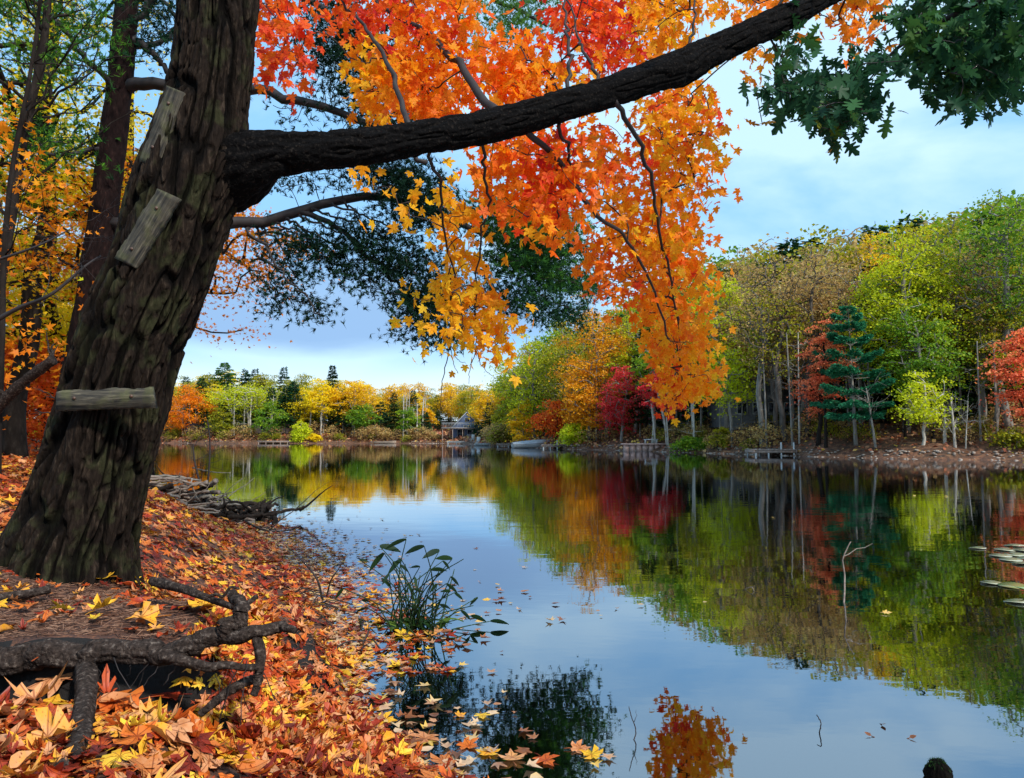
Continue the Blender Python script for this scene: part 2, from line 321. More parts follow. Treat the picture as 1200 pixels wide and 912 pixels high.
# ------------------------------------------------------------------ lake outline and terrain
SHORE = np.array([(.75, 2.0), (.05, 2.6), (-.45, 3.1), (-.8, 3.75), (-1.05, 4.6), (-1.35, 5.6), (-2.1, 7.7), (-3.2, 10), (-4.7, 12.6), (-5.3, 14), (-7.2, 16.5), (-9.4, 20), (-14, 29), (-22, 42),
                  (-38, 70), (-56, 100), (-76, 132), (-84, 150), (-76, 160), (-58, 152), (-40, 150), (-25, 151), (-12, 149), (-7, 138), (-5, 118), (-1, 104), (2.5, 90), (6.5, 80), (10.5, 73), (14.2, 64),
                  (17.5, 56.5), (20.5, 48.5), (24, 45), (28.5, 42.5), (33, 37), (40, 24), (42, 8), (34, -4), (20, -6), (9, -2.6), (4.5, .1), (2.2, 1.45)], float)
def sdf(x, y):
    """positive on land, negative in the lake"""
    x = np.asarray(x, float); y = np.asarray(y, float); d = np.full(x.shape, 1e9); ins = np.zeros(x.shape, bool)
    n = len(SHORE)
    for i in range(n):
        ax, ay = SHORE[i]; bx, by = SHORE[(i + 1) % n]; ex, ey = bx - ax, by - ay
        t = np.clip(((x - ax) * ex + (y - ay) * ey) / (ex * ex + ey * ey), 0, 1)
        d = np.minimum(d, (x - ax - t * ex) ** 2 + (y - ay - t * ey) ** 2)
        c = ((ay > y) != (by > y)) & (x < ex * (y - ay) / (ey if ey else 1e-9) + ax); ins ^= c
    return np.where(ins, -1, 1) * np.sqrt(d)
LEDGE_Y = 2.78
def height(x, y):
    x = np.asarray(x, float); y = np.asarray(y, float)
    d = sdf(x, y)
    dist = np.hypot(x, y)
    w = .5 + 1.5 * sstep(5, 60, dist)
    d = d + (fbm(x / (w * 1.1), y / (w * 1.1), seed=3) - .5) * np.where(dist < 22, .35, 2.2)
    dp = np.maximum(d, 0)
    near = np.interp(dp, [0, .3, .8, 1.15, 1.6, 3, 6, 12, 60], [0, .07, .28, .50, .62, .88, 1.18, 1.4, 2.2])
    slope_cap = 4.2 + 3.8 * sstep(-10, 15, x)
    far = .30 * sstep(0, .5, dp) + .35 * sstep(.3, 2.5, dp) + np.minimum(dp * .17, slope_cap * (1 - np.exp(-dp / 28)) * 1.3)
    k = sstep(20, 36, dist - 8 * sstep(0, 30, -x) )
    z = near * (1 - k) + far * k
    z = z + (fbm(x * .35, y * .35, seed=11) - .5) * .9 * k * sstep(1, 8, dp)
    z = z + (fbm(x * 2.3, y * 2.3, seed=5) - .5) * .09 * sstep(.1, 1, dp) * (1 - k) + (fbm(x * 11, y * 11, seed=6) - .5) * .025 * sstep(.0, .5, dp) * (1 - k)
    # ledge behind the exposed root and the hollow washed out below it
    ly = LEDGE_Y + .05 * np.sin(x * 5) + .10 * sstep(-1.25, -.9, x)
    mx = 1 - sstep(-1.16, -.90, x + .05 * np.sin(y * 9)); my = sstep(-.06, .02, y - ly); my2 = 1 - sstep(.5, 1.9, y - ly)
    z = np.where(my > 0, z * (1 - mx * my * my2) + np.maximum(z, .575 + .02 * np.sin(x * 7)) * mx * my * my2, z)
    low = mx * (1 - my) * sstep(-2.2, -.02, y - ly)
    z = z - low * np.maximum(z - .43, 0)
    tr = mx * np.exp(-((y - ly + .10) / .085) ** 4); z = z - .22 * tr
    z = np.where(d < 0, -np.minimum(1.6, np.interp(-d, [0, .5, 2, 6, 400], [0, .07, .3, 1.0, 2.0])) , z)
    return z
def hz(x, y): return float(height(np.array([x]), np.array([y]))[0])
def shoreD(px, y0=25):
    ys = np.linspace(y0, 175, 600); dx = (px - CX) / F / math.cos(PITCH); s = sdf(ys * dx, ys)
    ins = np.where(s < 0)[0]
    i = ins[0] if len(ins) else 0
    a = np.where(s[i:] > 0)[0]
    return ys[i + a[0]] if len(a) else 170.

def ground_mat():
    m, nt, out = newmat('forest_floor'); L = nt.links.new
    g = N(nt, 'ShaderNodeNewGeometry'); sp = N(nt, 'ShaderNodeSeparateXYZ'); L(g.outputs['Position'], sp.inputs[0])
    n1 = N(nt, 'ShaderNodeTexNoise'); n1.inputs['Scale'].default_value = 26; n1.inputs['Detail'].default_value = 9; n1.inputs['Roughness'].default_value = .7; L(g.outputs['Position'], n1.inputs[0])
    n2 = N(nt, 'ShaderNodeTexNoise'); n2.inputs['Scale'].default_value = .5; n2.inputs['Detail'].default_value = 6; L(g.outputs['Position'], n2.inputs[0])
    near = ramp(nt, [(.3, (.012, .006, .004)), (.5, (.07, .026, .014)), (.62, (.20, .075, .03)), (.75, (.34, .15, .07))]); L(n1.outputs['Fac'], near.inputs[0])
    n4 = N(nt, 'ShaderNodeTexNoise'); n4.inputs['Scale'].default_value = 3.2; n4.inputs['Detail'].default_value = 8; n4.inputs['Roughness'].default_value = .75; L(g.outputs['Position'], n4.inputs[0])
    far = ramp(nt, [(.3, (.02, .012, .008)), (.45, (.08, .035, .02)), (.55, (.19, .075, .035)), (.68, (.32, .17, .09))]); L(n4.outputs['Fac'], far.inputs[0])
    far2 = N(nt, 'ShaderNodeMix', data_type='RGBA', blend_type='MULTIPLY'); r2 = ramp(nt, [(.35, (.55, .6, .5)), (.65, (1, 1, 1))]); L(n2.outputs['Fac'], r2.inputs[0]); far2.inputs[0].default_value = 1; L(far.outputs[0], far2.inputs[6]); L(r2.outputs[0], far2.inputs[7])
    a = N(nt, 'ShaderNodeAttribute', attribute_name='rnd')
    mx = N(nt, 'ShaderNodeMix', data_type='RGBA'); L(a.outputs['Fac'], mx.inputs[0]); L(near.outputs[0], mx.inputs[6]); L(far2.outputs[2], mx.inputs[7])
    wet = ramp(nt, [(.0, (1, 1, 1)), (.5, (0, 0, 0))]); L(math_(nt, 'MULTIPLY_ADD', sp.outputs['Z'], 5, .45), wet.inputs[0])
    m2 = N(nt, 'ShaderNodeMix', data_type='RGBA'); L(wet.outputs[0], m2.inputs[0]); L(mx.outputs[2], m2.inputs[6]); m2.inputs[7].default_value = (.018, .014, .009, 1)
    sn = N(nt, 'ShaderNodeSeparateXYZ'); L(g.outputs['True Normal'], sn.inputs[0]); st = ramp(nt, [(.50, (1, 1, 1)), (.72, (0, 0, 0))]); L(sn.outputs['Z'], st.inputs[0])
    m4 = N(nt, 'ShaderNodeMix', data_type='RGBA'); L(math_(nt, 'MULTIPLY', st.outputs[0], math_(nt, 'SUBTRACT', 1.0, a.outputs['Fac'])), m4.inputs[0]); L(m2.outputs[2], m4.inputs[6]); m4.inputs[7].default_value = (.006, .004, .003, 1); m2 = m4  # dark humus on steep near faces, painted near-black for the root hollow's shade
    b = N(nt, 'ShaderNodeBump'); b.inputs['Strength'].default_value = .9; b.inputs['Distance'].default_value = .02; L(n1.outputs['Fac'], b.inputs['Height'])
    p = N(nt, 'ShaderNodeBsdfPrincipled'); p.inputs['Roughness'].default_value = .85; L(m2.outputs[2], p.inputs['Base Color']); L(b.outputs[0], p.inputs['Normal']); L(p.outputs[0], out.inputs[0])
    return m
def make_ground():
    def axis(c, a, lo, hi, n):
        u = np.linspace(math.asinh((lo - c) / a), math.asinh((hi - c) / a), n); return c + a * np.sinh(u)
    xs = axis(-1.2, 1.3, -420, 420, 640); ys = axis(3.0, 1.6, -60, 620, 560)
    X, Y = np.meshgrid(xs, ys); Z = height(X, Y)
    V = np.stack([X, Y, Z], -1).reshape(-1, 3); nx, ny = len(xs), len(ys)
    i = np.arange(ny - 1)[:, None]; j = np.arange(nx - 1)[None]
    q = np.stack([i * nx + j, i * nx + j + 1, (i + 1) * nx + j + 1, (i + 1) * nx + j], -1).reshape(-1, 4)
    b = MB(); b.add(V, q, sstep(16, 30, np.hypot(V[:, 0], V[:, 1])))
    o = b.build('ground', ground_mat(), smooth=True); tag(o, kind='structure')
make_ground()
def water_mat():
    m, nt, out = newmat('lake_water'); L = nt.links.new
    g = N(nt, 'ShaderNodeNewGeometry'); mp = N(nt, 'ShaderNodeMapping'); mp.inputs['Scale'].default_value = (.8, 1.6, 1); L(g.outputs['Position'], mp.inputs[0])
    n1 = N(nt, 'ShaderNodeTexNoise'); n1.inputs['Scale'].default_value = 1.3; n1.inputs['Detail'].default_value = 3; L(mp.outputs[0], n1.inputs[0])
    n2 = N(nt, 'ShaderNodeTexNoise'); n2.inputs['Scale'].default_value = 9; n2.inputs['Detail'].default_value = 2; L(mp.outputs[0], n2.inputs[0])
    n3 = N(nt, 'ShaderNodeTexNoise'); n3.inputs['Scale'].default_value = .06; n3.inputs['Detail'].default_value = 2; L(g.outputs['Position'], n3.inputs[0])
    r3 = ramp(nt, [(.45, (.35, .35, .35)), (.62, (1, 1, 1))]); L(n3.outputs['Fac'], r3.inputs[0])
    h = math_(nt, 'MULTIPLY', math_(nt, 'MULTIPLY_ADD', n2.outputs['Fac'], .10, n1.outputs['Fac']), r3.outputs[0])
    b = N(nt, 'ShaderNodeBump'); b.inputs['Strength'].default_value = 1; b.inputs['Distance'].default_value = .0042; L(h, b.inputs['Height'])
    gl = N(nt, 'ShaderNodeBsdfGlossy'); gl.inputs['Roughness'].default_value = .015; gl.inputs['Color'].default_value = (.90, .94, 1, 1); L(b.outputs[0], gl.inputs['Normal'])
    tr = N(nt, 'ShaderNodeBsdfTransparent'); tr.inputs[0].default_value = (.45, .42, .30, 1)
    fr = N(nt, 'ShaderNodeFresnel'); fr.inputs[0].default_value = 1.5
    fac = math_(nt, 'MINIMUM', math_(nt, 'MULTIPLY_ADD', fr.outputs[0], .78, .27), 1.0)
    s = N(nt, 'ShaderNodeMixShader'); L(fac, s.inputs[0]); L(tr.outputs[0], s.inputs[1]); L(gl.outputs[0], s.inputs[2]); L(s.outputs[0], out.inputs[0])
    return m
wb = MB(); wb.add([(-130, -30, 0), (90, -30, 0), (90, 200, 0), (-130, 200, 0)], [[0, 1, 2, 3]])
tag(wb.build('water', water_mat()), kind='structure')

# ------------------------------------------------------------------ leaf shapes
def fan(outline, center=(0, .4), curl=0, fold=0, stem=False):
    pts = np.array(outline, float); c = np.array(center, float)
    V = np.vstack([c, pts]); r = np.linalg.norm(V - c, axis=1)
    z = curl * r ** 2 + fold * np.abs(V[:, 0])
    V3 = np.column_stack([V[:, 0], V[:, 1], z]); n = len(pts)
    Fc = np.array([[0, 1 + i, 1 + (i + 1) % n] for i in range(n)])
    return V3, Fc, r / r.max()
def mir(half): return half + [(-x, y) for x, y in half[-2:0:-1]]
MAPLE_H = [(0, 0), (.20, -.10), (.44, -.02), (.26, .16), (.46, .22), (.60, .50), (.42, .48), (.20, .42), (.26, .68), (.12, .72), (0, 1.02)]
OAK_H = [(0, -.12), (.07, .08), (.26, .10), (.11, .26), (.40, .38), (.36, .46), (.14, .46), (.40, .68), (.33, .74), (.13, .68), (.16, .90), (0, 1.05)]
MAPLE = [fan(mir(MAPLE_H), curl=c, fold=f) for c, f in ((0.0, .12), (.35, 0), (-.35, .1), (.15, .35), (-.1, -.4), (.6, -.2))]
OAK = [fan(mir(OAK_H), curl=c, fold=f) for c, f in ((.1, .1), (-.3, .1), (.2, .4))]
MAPLE_S = [fan(mir([(0, 0), (.42, .0), (.25, .2), (.58, .5), (.2, .45), (0, 1)]), curl=c, fold=f) for c, f in ((.2, .1), (-.4, .1), (.1, .5))]
def fan2(outline, center=(0, .4), c2=0, fold=0, bend=0, tw=0):
    pts = np.array(outline, float); c = np.array(center, float); n = len(pts)
    V = np.vstack([c, c + (pts - c) * .5, pts]); r = np.linalg.norm(V - c, axis=1); x, y = V[:, 0], V[:, 1] - c[1]
    z = c2 * r ** 2 + fold * np.abs(x) * (.4 + np.abs(x)) + bend * y ** 2 + tw * x * y * 2
    i = np.arange(n); j = (i + 1) % n
    Fc = np.vstack([np.stack([0 * i, 1 + i, 1 + j, 1 + j], -1), np.stack([1 + i, 1 + n + i, 1 + n + j, 1 + j], -1)])
    return np.column_stack([V[:, 0] * (1 - .25 * abs(fold)), V[:, 1], z]), Fc, r / r.max()
def ragged(half, k, j=.035):
    r = np.random.default_rng(k); o = np.array(mir(half)); o = o * (1 + r.normal(0, .05, 2)) + r.normal(0, j, o.shape); o[:, 0] *= r.uniform(.8, 1.1)
    if r.random() < .4: o[r.integers(2, len(o) - 2)] *= .55
    return o.tolist()
_q = np.random.default_rng(5)
LIT = [fan2(ragged(MAPLE_H, k), c2=_q.normal(0, .32), fold=_q.normal(0, .38), bend=_q.normal(0, .28), tw=_q.normal(0, .25)) for k in range(14)] + [fan2(ragged(OAK_H, k, .02), c2=_q.normal(0, .3), fold=_q.normal(.3, .5), bend=_q.normal(0, .6), tw=_q.normal(0, .4)) for k in range(5)]
LIT += [fan2([(0, 0), (.2, .12), (.3, .35), (.27, .6), (.14, .85), (0, 1.05), (-.14, .85), (-.27, .6), (-.3, .35), (-.2, .12)], c2=.2, fold=f, bend=b_, tw=t_) for f, b_, t_ in ((.6, .3, .2), (1.2, -.4, 0), (-.6, .6, .4))]
KITE = [fan([(0, 0), (.38, .35), (.22, .75), (0, 1.05), (-.3, .7), (-.36, .3)], curl=.3, fold=.2)]
QUAD = (np.array([[0, 0, 0], [.42, .45, .08], [0, 1, 0], [-.42, .45, .08]]), np.array([[0, 1, 2, 3]]), np.array([0, .5, 1, .5]))
def axes_from(tip, nrm):
    """Nx3 tip direction -> local Y, nrm approx local Z; returns Nx3x3 with columns X,Y,Z"""
    y = tip / (np.linalg.norm(tip, axis=1)[:, None] + 1e-9)
    x = np.cross(y, nrm); x /= np.linalg.norm(x, axis=1)[:, None] + 1e-9; z = np.cross(x, y)
    return np.stack([x, y, z], -1)
def scatter(b, T, pos, tip, nrm, size, rnd):
    M = axes_from(tip, nrm); k = rng.integers(0, len(T), len(pos))
    for i, t in enumerate(T):
        m = k == i
        b.inst(t, pos[m], M[m], size[m], rnd[m])

# ------------------------------------------------------------------ branching
def colonize(nodes, par, att, steps=3, wob=.10, up=.6, order_from=None):
    nodes = [np.asarray(p, float) for p in nodes]; par = list(par); tips = []
    A = np.asarray(att, float); base = np.array(nodes)
    d0 = np.array([np.min(np.linalg.norm(base - a, axis=1)) for a in A]); A = A[np.argsort(d0)]
    arr = np.zeros((len(nodes) + len(A) * steps + 1, 3)); arr[:len(nodes)] = nodes; n = len(nodes)
    tr = []
    for a in A:
        df = arr[:n] - a; d = np.linalg.norm(df, axis=1) + up * np.maximum(0, df[:, 2])
        i = int(np.argmin(d)); p = arr[i]; q = i; L = np.linalg.norm(a - p)
        off = rng.normal(0, wob * L, 3)
        for s in range(1, steps + 1):
            t = s / steps; c = p + (a - p) * t + off * math.sin(PI * t) + np.array([0, 0, .10 * L * math.sin(PI * t)])
            arr[n] = c; par.append(q); q = n; n += 1
        tr.append(q)
    return arr[:n], np.array(par), A, np.array(tr)
def pipe_radii(par, n, rmin, rtot, expo=.5):
    cnt = np.ones(n)
    for i in range(n - 1, 0, -1):
        if par[i] >= 0: cnt[par[i]] += cnt[i]
    c = (cnt / cnt.max()) ** expo
    return rmin + (rtot - rmin) * c
def pads(b, T, C, n, rad, flat, size, rndc, rsp, droop=.2, horiz=1.0):
    """leaf pads round centres C"""
    K = len(C); pos = np.repeat(C, n, 0) + rng.normal(0, 1, (K * n, 3)) * np.array([rad, rad, rad * flat]) * np.repeat(rng.uniform(.6, 1.3, K), n)[:, None]
    rad2 = ((pos - np.repeat(C, n, 0)) ** 2)[:, :2].sum(1); pos[:, 2] -= droop * rad2 / max(rad, .1)
    m = len(pos)
    tip = rng.normal(0, 1, (m, 3)); tip[:, 2] = tip[:, 2] * .5 - .25
    nrm = rng.normal(0, .75, (m, 3)); nrm[:, 2] += horiz
    r = np.repeat(np.broadcast_to(rndc, (K,)), n) + rng.normal(0, rsp, m)
    scatter(b, T, pos, tip, nrm, size * rng.uniform(.65, 1.25, m), np.clip(r, 0.01, .99))

def decid(name, x, y, Ht, Wd, mat, bark, cb=.3, nat=90, nper=60, leaf=.2, r0=None, lean=0, seed=None, T=None, padr=None, flat=.26, label=None, cat='tree', group=None, parent_z=None, rngw=.5, lobes=1.0, tipsr=.012, trunkk=8, layers=0, leany=0, ljit=.06):
    """a broadleaf tree; origin at its base"""
    z0 = hz(x, y) - .12 if parent_z is None else parent_z
    root = empty(name, (x, y, z0), 0, label, cat, group)
    H0 = Ht; r0 = r0 or .013 * Ht + .03
    # trunk nodes
    k = 9; tt = np.linspace(0, 1, k)
    wob = np.cumsum(rng.normal(0, .012 * Ht, (k, 2)), 0); wob -= wob[0]
    tr = np.column_stack([wob[:, 0] + lean * tt * Ht, wob[:, 1] + leany * tt * Ht, tt * Ht * .82])
    topc = tr[-1]
    # crown attractors
    A = []
    ph = rng.uniform(0, 2 * PI, 4)
    while len(A) < nat:
        u = rng.normal(0, 1, 3); u /= np.linalg.norm(u); rr = rng.uniform(.25, 1) ** .45
        az = math.atan2(u[1], u[0])
        lob = 1 + lobes * (.16 * math.sin(3 * az + ph[0] + 3 * u[2]) + .13 * math.sin(5 * az + ph[1] - 5 * u[2]) + .1 * math.sin(2 * az + ph[2]))
        zc = (1 + cb) / 2; zh = (1 - cb) / 2
        zz = u[2] * rr * lob
        wtap = 1.0 if zz < 0 else 1 - .25 * zz
        if zz < -1.05: continue
        hgt = min(max((zc + zh * zz) * Ht, cb * Ht * .8), Ht * 1.0)
        if layers: hgt = round(hgt / layers) * layers + rng.normal(0, layers * ljit)
        fcen = tr[min(k - 1, int(hgt / (Ht * .82) * (k - 1)))] if hgt < Ht * .82 else topc
        A.append([fcen[0] + u[0] * rr * lob * Wd / 2 * wtap, fcen[1] + u[1] * rr * lob * Wd / 2 * wtap, hgt])
    par = [-1] + list(range(k - 1))
    # branch only from above the clear bole
    nodes, par2, A, tips = colonize(tr[[0]].tolist() + tr[1:].tolist(), par, A, steps=3, wob=.12, up=1.6)
    rad = pipe_radii(par2, len(nodes), tipsr, r0, .42)
    b = MB()
    b.tube(smooth_curve(tr, 22) , np.interp(np.linspace(0, k - 1, 22), np.arange(k), np.maximum(rad[:k], r0 * (1 - .85 * tt))) * (1 + .35 * np.exp(-np.linspace(0, 9, 22))), trunkk)
    idx = np.arange(k, len(nodes)); b.edges(nodes[par2[idx]], nodes[idx], np.minimum(rad[par2[idx]], rad[idx] * 1.5), rad[idx], 4)
    b.build('trunk', bark, root, smooth=True)
    if nper:
        c = MB(); base = rng.uniform(.5 - rngw * .7, .5 + rngw * .7, len(A)) * .6 + .2
        # upper pads take paler ramp colours than lower ones
        base = base + .25 * ((A[:, 2] / Ht) - .6)
        pads(c, T or [QUAD], A, nper, padr or Wd * .075 + .10, flat, leaf, base, .14)
        c.build('crown', mat, root)
    return root

def conifer(name, x, y, Ht, Wd, mat, bark, cb=.15, whorl=.55, nb=6, leaf=.34, label=None, group=None, layered=False, lean=0, z0=None, dens=1.0, r0=None):
    z0 = hz(x, y) - .12 if z0 is None else z0
    root = empty(name, (x, y, z0), 0, label, 'tree', group)
    tb = MB(); zs = np.linspace(0, Ht, 12); r0 = r0 or .012 * Ht + .03
    tb.tube(np.column_stack([lean * zs, 0 * zs, zs]), r0 * (1 - .93 * zs / Ht), 7)
    c = MB(); z = cb * Ht
    pos = []; tip = []; sz = []
    while z < Ht * .985:
        t = (z / Ht - cb) / (1 - cb); Lm = Wd / 2 * (1 - t) ** (.75 if not layered else .6) * (1 if t > .12 else .75 + 2 * t) + .12
        n = nb if t < .8 else 4; a0 = rng.uniform(0, 6.28)
        for j in range(n):
            az = a0 + j * 2 * PI / n + rng.normal(0, .25); Lb = Lm * rng.uniform(.6, 1.15); zz = z + rng.normal(0, .08)
            d = np.array([math.cos(az), math.sin(az), 0]); dr = rng.uniform(-.08, .12) + .35 * t - (.05 if layered else .16)
            s = np.linspace(0, 1, 5); pts = np.array([lean * zz, 0, zz]) + d * (s[:, None] * Lb) + np.column_stack([0 * s, 0 * s, Lb * (dr * s + (.12 if layered else -.10) * s * s)])
            tb.tube(pts, np.linspace(.03, .006, 5) * min(1, Lb / 2 + .3), 4, cap=False)
            m = int((26 if not layered else 60) * dens * (Lb + .3))
            u = rng.uniform(.12 if not layered else .3, 1.02, m) ** .7; w = rng.normal(0, .10 + .16 * np.sin(PI * np.clip(u, 0, 1)) * Lb * .6, m)
            side = np.array([-d[1], d[0], 0])
            q = np.array([lean * zz, 0, zz]) + d * (u * Lb)[:, None] + side * w[:, None]
            q[:, 2] += Lb * (dr * u + (.12 if layered else -.10) * u * u) + rng.normal(0, .05, m) - np.abs(w) * .1
            pos.append(q); tp = d * .8 + side * (np.sign(w) * rng.uniform(.2, 1, m))[:, None] + rng.normal(0, .25, (m, 3)); tip.append(tp); sz.append(np.full(m, leaf) * rng.uniform(.6, 1.2, m))
        z += whorl * rng.uniform(.75, 1.25) * (1 if t < .7 else .7)
    pos = np.vstack(pos); tip = np.vstack(tip); sz = np.concatenate(sz); m = len(pos)
    nrm = rng.normal(0, .5, (m, 3)); nrm[:, 2] += 1
    spr = (QUAD[0] * np.array([.5, 1, 1]), QUAD[1], QUAD[2])
    scatter(c, [spr], pos, tip, nrm, sz, np.clip(rng.normal(.5, .22, m), 0, 1))
    tb.build('trunk', bark, root, smooth=True); c.build('crown', mat, root)
    return root
def topz(px, py, D): return P(px, py, D)[2]
# ------------------------------------------------------------------ helpers that place things from the photograph
_Ds = np.concatenate([np.linspace(1.6, 12, 700), np.linspace(12.05, 170, 900)])
def G(px, py):
    """where the line of sight meets the ground or the water"""
    a = P(px, py, 1.0) - np.array([0, 0, CAMZ]); X = a[0] * _Ds; Z = CAMZ + a[2] * _Ds
    hh = np.maximum(height(X, _Ds), 0); k = np.where(Z <= hh)[0]
    i = k[0] if len(k) else -1
    return np.array([X[i], _Ds[i], hh[i]])
def inpoly(poly, x, y):
    poly = np.asarray(poly, float); ins = np.zeros(len(x), bool)
    for i in range(len(poly)):
        ax, ay = poly[i]; bx, by = poly[(i + 1) % len(poly)]
        ins ^= ((ay > y) != (by > y)) & (x < (bx - ax) * (y - ay) / ((by - ay) or 1e-9) + ax)
    return ins
def region(poly, n, D0, D1):
    poly = np.asarray(poly, float); lo, hi = poly.min(0), poly.max(0); out = []
    while len(out) < n:
        q = rng.uniform(lo, hi, (n * 3, 2)); q = q[inpoly(poly, q[:, 0], q[:, 1])]; out += q.tolist()
    q = np.array(out[:n]); D = rng.uniform(D0, D1, n)
    return np.array([P(a, b, d) for (a, b), d in zip(q, D)]), q

# ------------------------------------------------------------------ the big leaning tree
def make_big_tree():
    D0 = 4.2
    base = G(85, 655); rt = empty('leaning_tree', (base[0], D0, hz(base[0], D0)), 0, 'massive dark furrowed tree leaning on the left bank, long low limb, orange leaves', 'tree')
    org = np.array([base[0], D0, hz(base[0], D0)])
    prof = [(70, 715, 172), (74, 680, 152), (83, 640, 132), (97, 600, 119), (113, 550, 110), (133, 480, 109), (155, 400, 112), (190, 310, 112), (213, 230, 114), (232, 160, 98), (246, 100, 90), (254, 40, 86), (262, -60, 82), (272, -220, 72), (285, -420, 60), (300, -650, 42), (315, -900, 22)]
    c = np.array([P(a, b, D0) for a, b, w in prof]); r = np.array([w / 2 / F * D0 for a, b, w in prof])
    n = 820; cc = smooth_curve(np.column_stack([c, r]), n); C, Rr = cc[:, :3], cc[:, 3]
    k = 400; th = np.arange(k) / k * 2 * PI
    s = np.concatenate([[0], np.cumsum(np.linalg.norm(np.diff(C, axis=0), axis=1))])
    TH, S = np.meshgrid(th, s); u = TH / (2 * PI)
    wrp = (fbm(u * 8, S * 1.5, seed=21) - .5) * 1.3
    def plate(sc, seed, per, wd):
        v = vnoise(u * per + wrp * per / 26 * 1.2, S * sc, seed=seed, wrapx=per); return sstep(0, wd, np.abs(2 * v - 1))
    p1_ = plate(2.9, 31, 36, .30); p2_ = plate(7.5, 32, 70, .35)
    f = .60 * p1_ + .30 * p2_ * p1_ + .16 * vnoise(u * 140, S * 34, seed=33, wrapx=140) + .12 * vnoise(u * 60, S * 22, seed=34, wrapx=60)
    disp = (f - .7) * .044
    big = (fbm(np.cos(TH) * 1.4 + 5, np.sin(TH) * 1.4 + 5, S * 1.3, seed=41, oct=3) - .5) * .07
    flare = .7 * np.exp(-S / .28) * (.35 * np.maximum(0, np.cos(TH * 3 + .8)) + .18 * np.cos(TH * 5 + 2)) * Rr[:, None] * .6
    t = np.gradient(C, axis=0); t /= np.linalg.norm(t, axis=1)[:, None]
    a = np.cross(t, [0, 1, 0]); a /= np.linalg.norm(a, axis=1)[:, None]; b_ = np.cross(t, a)
    RR = Rr[:, None] + disp * np.minimum(1, Rr[:, None] / .15) + big + flare
    # swelling where the limb leaves the trunk
    jz = np.exp(-((C[:, 2] - P(240, 185, D0)[2]) / .22) ** 2)[:, None]; dirx = (a @ np.array([1, 0, 0]))[:, None] * np.cos(TH) + (b_ @ np.array([1, 0, 0]))[:, None] * np.sin(TH)
    RR = RR + jz * .06 * np.maximum(0, dirx) ** 2
    V = C[:, None] + RR[..., None] * (a[:, None] * np.cos(TH)[..., None] + b_[:, None] * np.sin(TH)[..., None])
    i = np.arange(n - 1)[:, None]; j = np.arange(k)[None]; j2 = (j + 1) % k
    q = np.stack([i * k + j, i * k + j2, (i + 1) * k + j2, (i + 1) * k + j], -1).reshape(-1, 4)
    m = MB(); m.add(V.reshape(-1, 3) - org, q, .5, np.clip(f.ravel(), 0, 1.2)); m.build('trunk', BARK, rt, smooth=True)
    # limb
    lp = [(212, 240, 40, 4.32), (232, 224, 60, 4.32), (252, 210, 84, 4.29), (274, 199, 88, 4.25), (296, 190, 76, 4.21), (325, 181, 54, 4.2), (365, 178, 44, 4.25), (430, 172, 41, 4.4), (500, 161, 38, 4.6), (600, 141, 37, 4.9), (700, 112, 34, 5.2), (765, 90, 36, 5.4), (797, 80, 41, 5.5), (835, 60, 34, 5.65), (900, 30, 31, 5.9), (965, -2, 25, 6.2), (1040, -50, 24, 6.5), (1150, -120, 18, 6.9), (1280, -190, 9, 7.3)]
    c = np.array([P(a_, b, d) for a_, b, w, d in lp]); r = np.array([w / 2 / F * d for a_, b, w, d in lp])
    n = 560; cc = smooth_curve(np.column_stack([c, r]), n); C2, R2 = cc[:, :3], cc[:, 3]; k = 150
    s = np.concatenate([[0], np.cumsum(np.linalg.norm(np.diff(C2, axis=0), axis=1))]); TH, S = np.meshgrid(np.arange(k) / k * 2 * PI, s); u = TH / (2 * PI)
    v = 1 - np.abs(2 * vnoise(u * 18 + (fbm(u * 6, S * 2, seed=51) - .5) * 2, S * 5, seed=52, wrapx=18) - 1)
    RR = R2[:, None] * (1 + .14 * (fbm(np.cos(TH) + 3, np.sin(TH) + 3, S * 2.2, seed=53, oct=3) - .5)) + (sstep(0, .4, 1 - v) - .6) * .016 + (vnoise(u * 36, S * 26, seed=54, wrapx=36) - .5) * .013
    t = np.gradient(C2, axis=0); t /= np.linalg.norm(t, axis=1)[:, None]; a = np.cross(t, [0, 1, 0]); a /= np.linalg.norm(a, axis=1)[:, None]; b_ = np.cross(t, a)
    V = C2[:, None] + RR[..., None] * (a[:, None] * np.cos(TH)[..., None] + b_[:, None] * np.sin(TH)[..., None])
    i = np.arange(n - 1)[:, None]; j = np.arange(k)[None]; j2 = (j + 1) % k
    q = np.stack([i * k + j, i * k + j2, (i + 1) * k + j2, (i + 1) * k + j], -1).reshape(-1, 4)
    m = MB(); m.add(V.reshape(-1, 3) - org, q); m.build('limb', LIMB, rt, smooth=True)
